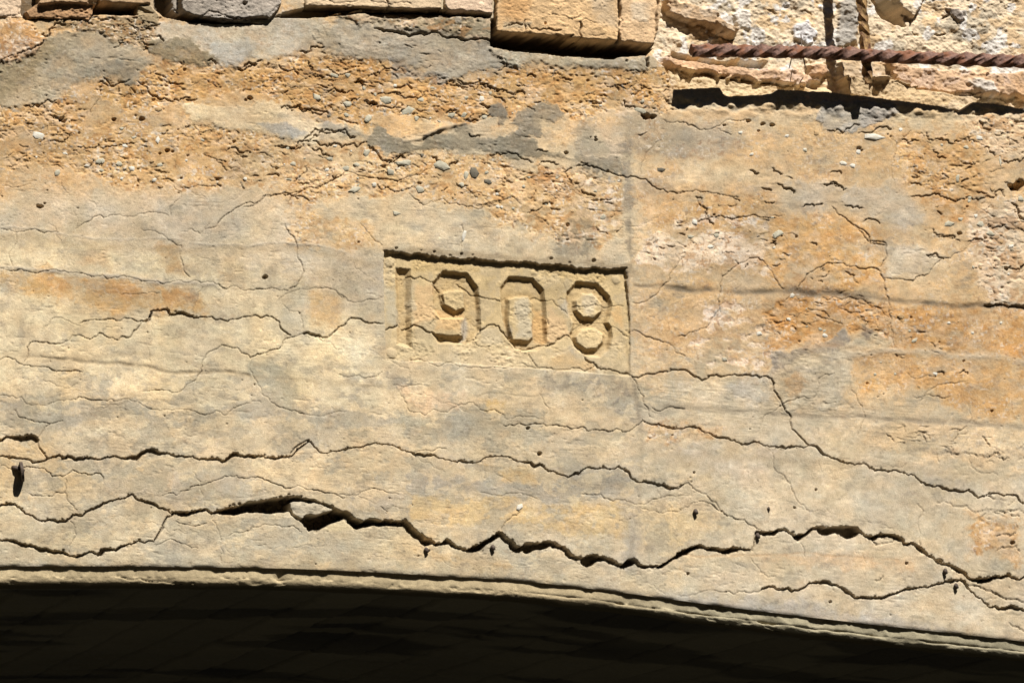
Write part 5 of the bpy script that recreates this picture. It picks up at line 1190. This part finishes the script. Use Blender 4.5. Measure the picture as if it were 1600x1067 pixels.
# ------------------------------------------------------------------ pale aggregate stones set in the wall
def height_at(x, y):
    ci = int(np.clip(np.searchsorted(xc, x), 1, NC - 2)); ri = int(np.clip(np.searchsorted(yr, y), 2, NR - 3))
    return float(np.median(HT[ri - 2:ri + 3, ci - 2:ci + 3]))
def stone(x, y, a, b, ang, mat, seed):
    r = np.random.default_rng(seed)
    m = int(r.integers(5, 8)); rings = [(1.0, -.9), (1.0, .1), (.84, .62), (.5, .9)]
    ph = (np.arange(m) + r.uniform(-.3, .3, m)) / m * 2 * math.pi
    wob = 1.05 + r.uniform(-.34, .26, m)
    ca, sa = math.cos(ang), math.sin(ang)
    tx, ty = r.uniform(-.35, .35, 2)
    th = min(a, b) * .42 + .9
    h0 = height_at(x, y)
    vs = []
    for k_, (s_, z) in enumerate(rings):
        lx = np.cos(ph) * wob * s_ * a + r.uniform(-.05, .05, m) * a; ly = np.sin(ph) * wob * s_ * b
        gx = x + lx * ca - ly * sa; gy = y + lx * sa + ly * ca
        nn = h0 - .4 + th * z * .75 + (tx * lx + ty * ly) * .35 * (z > 0)
        q_ = pix(gx, gy); q_[:, 1] -= nn * U
        vs.append(q_)
    top = pix(np.array([x + tx * a * .3]), np.array([y + ty * b * .3])); top[:, 1] -= (h0 - .4 + th * .75) * U
    v = np.concatenate(vs + [top]); i = np.arange(len(rings) * m).reshape(len(rings), m)
    q = np.stack([i[:-1], np.roll(i[:-1], -1, 1), np.roll(i[1:], -1, 1), i[1:]], -1).reshape(-1, 4).astype(np.int32)
    cap = np.array([[i[-1, j], i[-1, (j + 1) % m], len(v) - 1] for j in range(m)], np.int32)
    link('stone', mesh_arrays('stone', v, [q, cap], smooth=False), mat, wall)
g_, w_, k_ = M_grey, M_white, M_dark
ST = []
for cx_, cy_, a_, b_, t_, mt in [(655, 150, 24, 18, 0, g_), (575, 155, 34, 17, .2, g_), (460, 285, 30, 20, .4, g_), (655, 330, 28, 22, 0, g_), (895, 310, 38, 26, .3, g_), (1035, 378, 42, 26, -.5, g_), (1112, 305, 24, 14, 0, g_), (1082, 422, 18, 22, 0, g_), (782, 420, 24, 28, .2, g_), (1300, 402, 26, 22, .3, g_), (1490, 298, 16, 22, 0, w_), (1510, 412, 22, 16, -.3, g_), (1230, 716, 58, 30, .35, g_), (1000, 700, 56, 24, -.1, g_), (920, 752, 32, 22, .2, g_), (640, 730, 30, 18, 0, g_), (710, 710, 22, 14, .2, g_), (540, 672, 22, 13, .1, g_), (1390, 772, 18, 28, 0, g_), (1440, 757, 30, 36, 0, k_), (1530, 815, 28, 14, .4, k_), (1518, 760, 16, 12, 0, g_), (1368, 837, 18, 16, 0, g_), (1105, 860, 36, 24, .4, g_), (700, 868, 36, 20, -.3, g_), (955, 1015, 32, 16, 0, g_), (538, 405, 14, 11, 0, k_), (770, 636, 22, 28, 0, g_), (290, 800, 18, 12, 0, g_), (1118, 650, 16, 12, 0, k_), (825, 270, 12, 16, .4, g_)]:
    ST.append((380 + cx_ * .25, 80 + cy_ * .25, a_ * .25, b_ * .25, t_, mt))
for cx_, cy_, a_, b_, t_, mt in [(243, 445, 42, 24, .3, w_), (985, 475, 13, 24, .1, w_), (822, 655, 21, 20, .1, w_), (750, 626, 24, 17, 0, g_), (640, 606, 15, 16, 0, g_), (965, 726, 18, 14, 0, w_), (780, 512, 20, 10, .3, w_), (835, 460, 18, 14, 0, g_), (405, 560, 18, 11, .2, w_), (545, 636, 16, 10, 0, w_), (1000, 630, 22, 14, 0, g_), (635, 665, 18, 10, 0, g_), (230, 580, 9, 9, 0, w_), (1165, 605, 10, 8, 0, w_), (1265, 476, 13, 10, 0, g_), (760, 715, 14, 12, -.5, w_)]:
    ST.append((cx_ * .25, 100 + cy_ * .25, a_ * .25, b_ * .25, t_, mt))
for cx_, cy_, a_, b_, t_, mt in [(665, 256, 68, 26, .05, w_), (470, 420, 26, 14, .2, w_), (530, 436, 24, 18, .1, w_), (565, 350, 14, 15, 0, w_), (1185, 515, 15, 24, 0, g_), (1300, 750, 18, 14, 0, w_), (1205, 770, 18, 15, 0, g_), (1320, 265, 30, 15, .3, w_), (1130, 800, 36, 22, -.1, g_), (1390, 860, 24, 24, 0, g_), (1450, 412, 9, 34, 0, g_), (830, 211, 14, 11, 0, w_), (1240, 322, 22, 13, .2, g_), (1330, 800, 30, 18, 0, g_), (230, 338, 22, 14, 0, g_), (115, 250, 16, 12, 0, w_), (1520, 940, 24, 12, 0, w_)]:
    ST.append((1200 + cx_ * .25, 150 + cy_ * .25, a_ * .25, b_ * .25, t_, mt))
for cx_, cy_, a_, b_, t_, mt in [(1022, 862, 46, 20, -.55, g_), (640, 872, 20, 12, 0, g_), (600, 940, 22, 14, 0, w_), (290, 462, 24, 18, 0, k_), (160, 90, 46, 14, .3, g_), (475, 880, 22, 14, 0, g_), (500, 790, 22, 16, .2, w_), (860, 365, 16, 12, 0, w_), (1190, 335, 16, 12, 0, w_), (790, 230, 16, 12, 0, w_)]:
    ST.append((960 + cx_ * .25, 150 + cy_ * .25, a_ * .25, b_ * .25, t_, mt))
for x_, y_, a_, b_, mt in [(1186, 521, 4.5, 4.5, w_), (1289, 524, 5, 4, w_), (1565, 504, 3, 3, w_), (1520, 520, 2.5, 2.5, w_), (1132, 561, 4, 4, g_), (1215, 365, 5, 4, g_), (812, 792, 5, 7, w_), (725, 368, 3.5, 10, w_)]:
    ST.append((x_, y_, a_, b_, .2, mt))
pb_ = np.random.default_rng(61); made_ = 0
while made_ < 130:
    bx_ = ((0, 150, 1050, 340), (400, 120, 1000, 330), (1100, 190, 1600, 480), (1200, 460, 1600, 640))[pb_.integers(0, 4)]
    x_, y_ = pb_.uniform(bx_[0], bx_[2]), pb_.uniform(bx_[1], bx_[3])
    ci = min(np.searchsorted(xc, x_), NC - 1); ri = min(np.searchsorted(yr, y_), NR - 1)
    if RGH[ri, ci] < .42 or IDS[ri, ci] != 0: continue
    a_ = pb_.uniform(1.8, 4.2) if pb_.uniform() < .8 else pb_.uniform(4, 6.5)
    ST.append((x_, y_, a_, a_ * pb_.uniform(.55, .95), pb_.uniform(-.6, .6), (g_, M_tan, w_, M_tan, M_tan, g_)[pb_.integers(0, 6)])); made_ += 1
for j, s_ in enumerate(ST): stone(*s_, 900 + j)

# ------------------------------------------------------------------ ground under the bridge, added unseen slope that cuts skylight
gv = np.array([(-600, -600, 0), (600, -600, 0), (600, 600, 0), (-600, 600, 0)], f32)
gr_ = link('ground', mesh_arrays('ground', gv, np.array([[0, 1, 2, 3]], np.int32), smooth=False), M_water)
set_props(gr_, kind='structure')
th_ = np.linspace(math.radians(185), math.radians(355), 90)
pr_ = [(11.5, -.2), (12.2, 2), (12.8, 4.5), (13.6, 7.5), (14.4, 11), (15.2, 14), (16.2, 16), (19, 17.5), (30, 19), (70, 24)]
bv = np.zeros((len(pr_), len(th_), 3))
rb_ = np.random.default_rng(12)
for r_i, (rad_, z_) in enumerate(pr_):
    q_ = rad_ + rb_.normal(0, .35, len(th_))
    bv[r_i] = np.stack([q_ * np.cos(th_), q_ * np.sin(th_), z_ + rb_.normal(0, .3, len(th_)) * (r_i > 0)], 1)
skyblock_bank = link('skyblock_bank', mesh_arrays('skyblock_bank', bv.reshape(-1, 3), grid_quads(*bv.shape[:2])), M_skyblock)  # added out of view to hold back skylight and deepen the shadows
set_props(skyblock_bank, kind='structure')
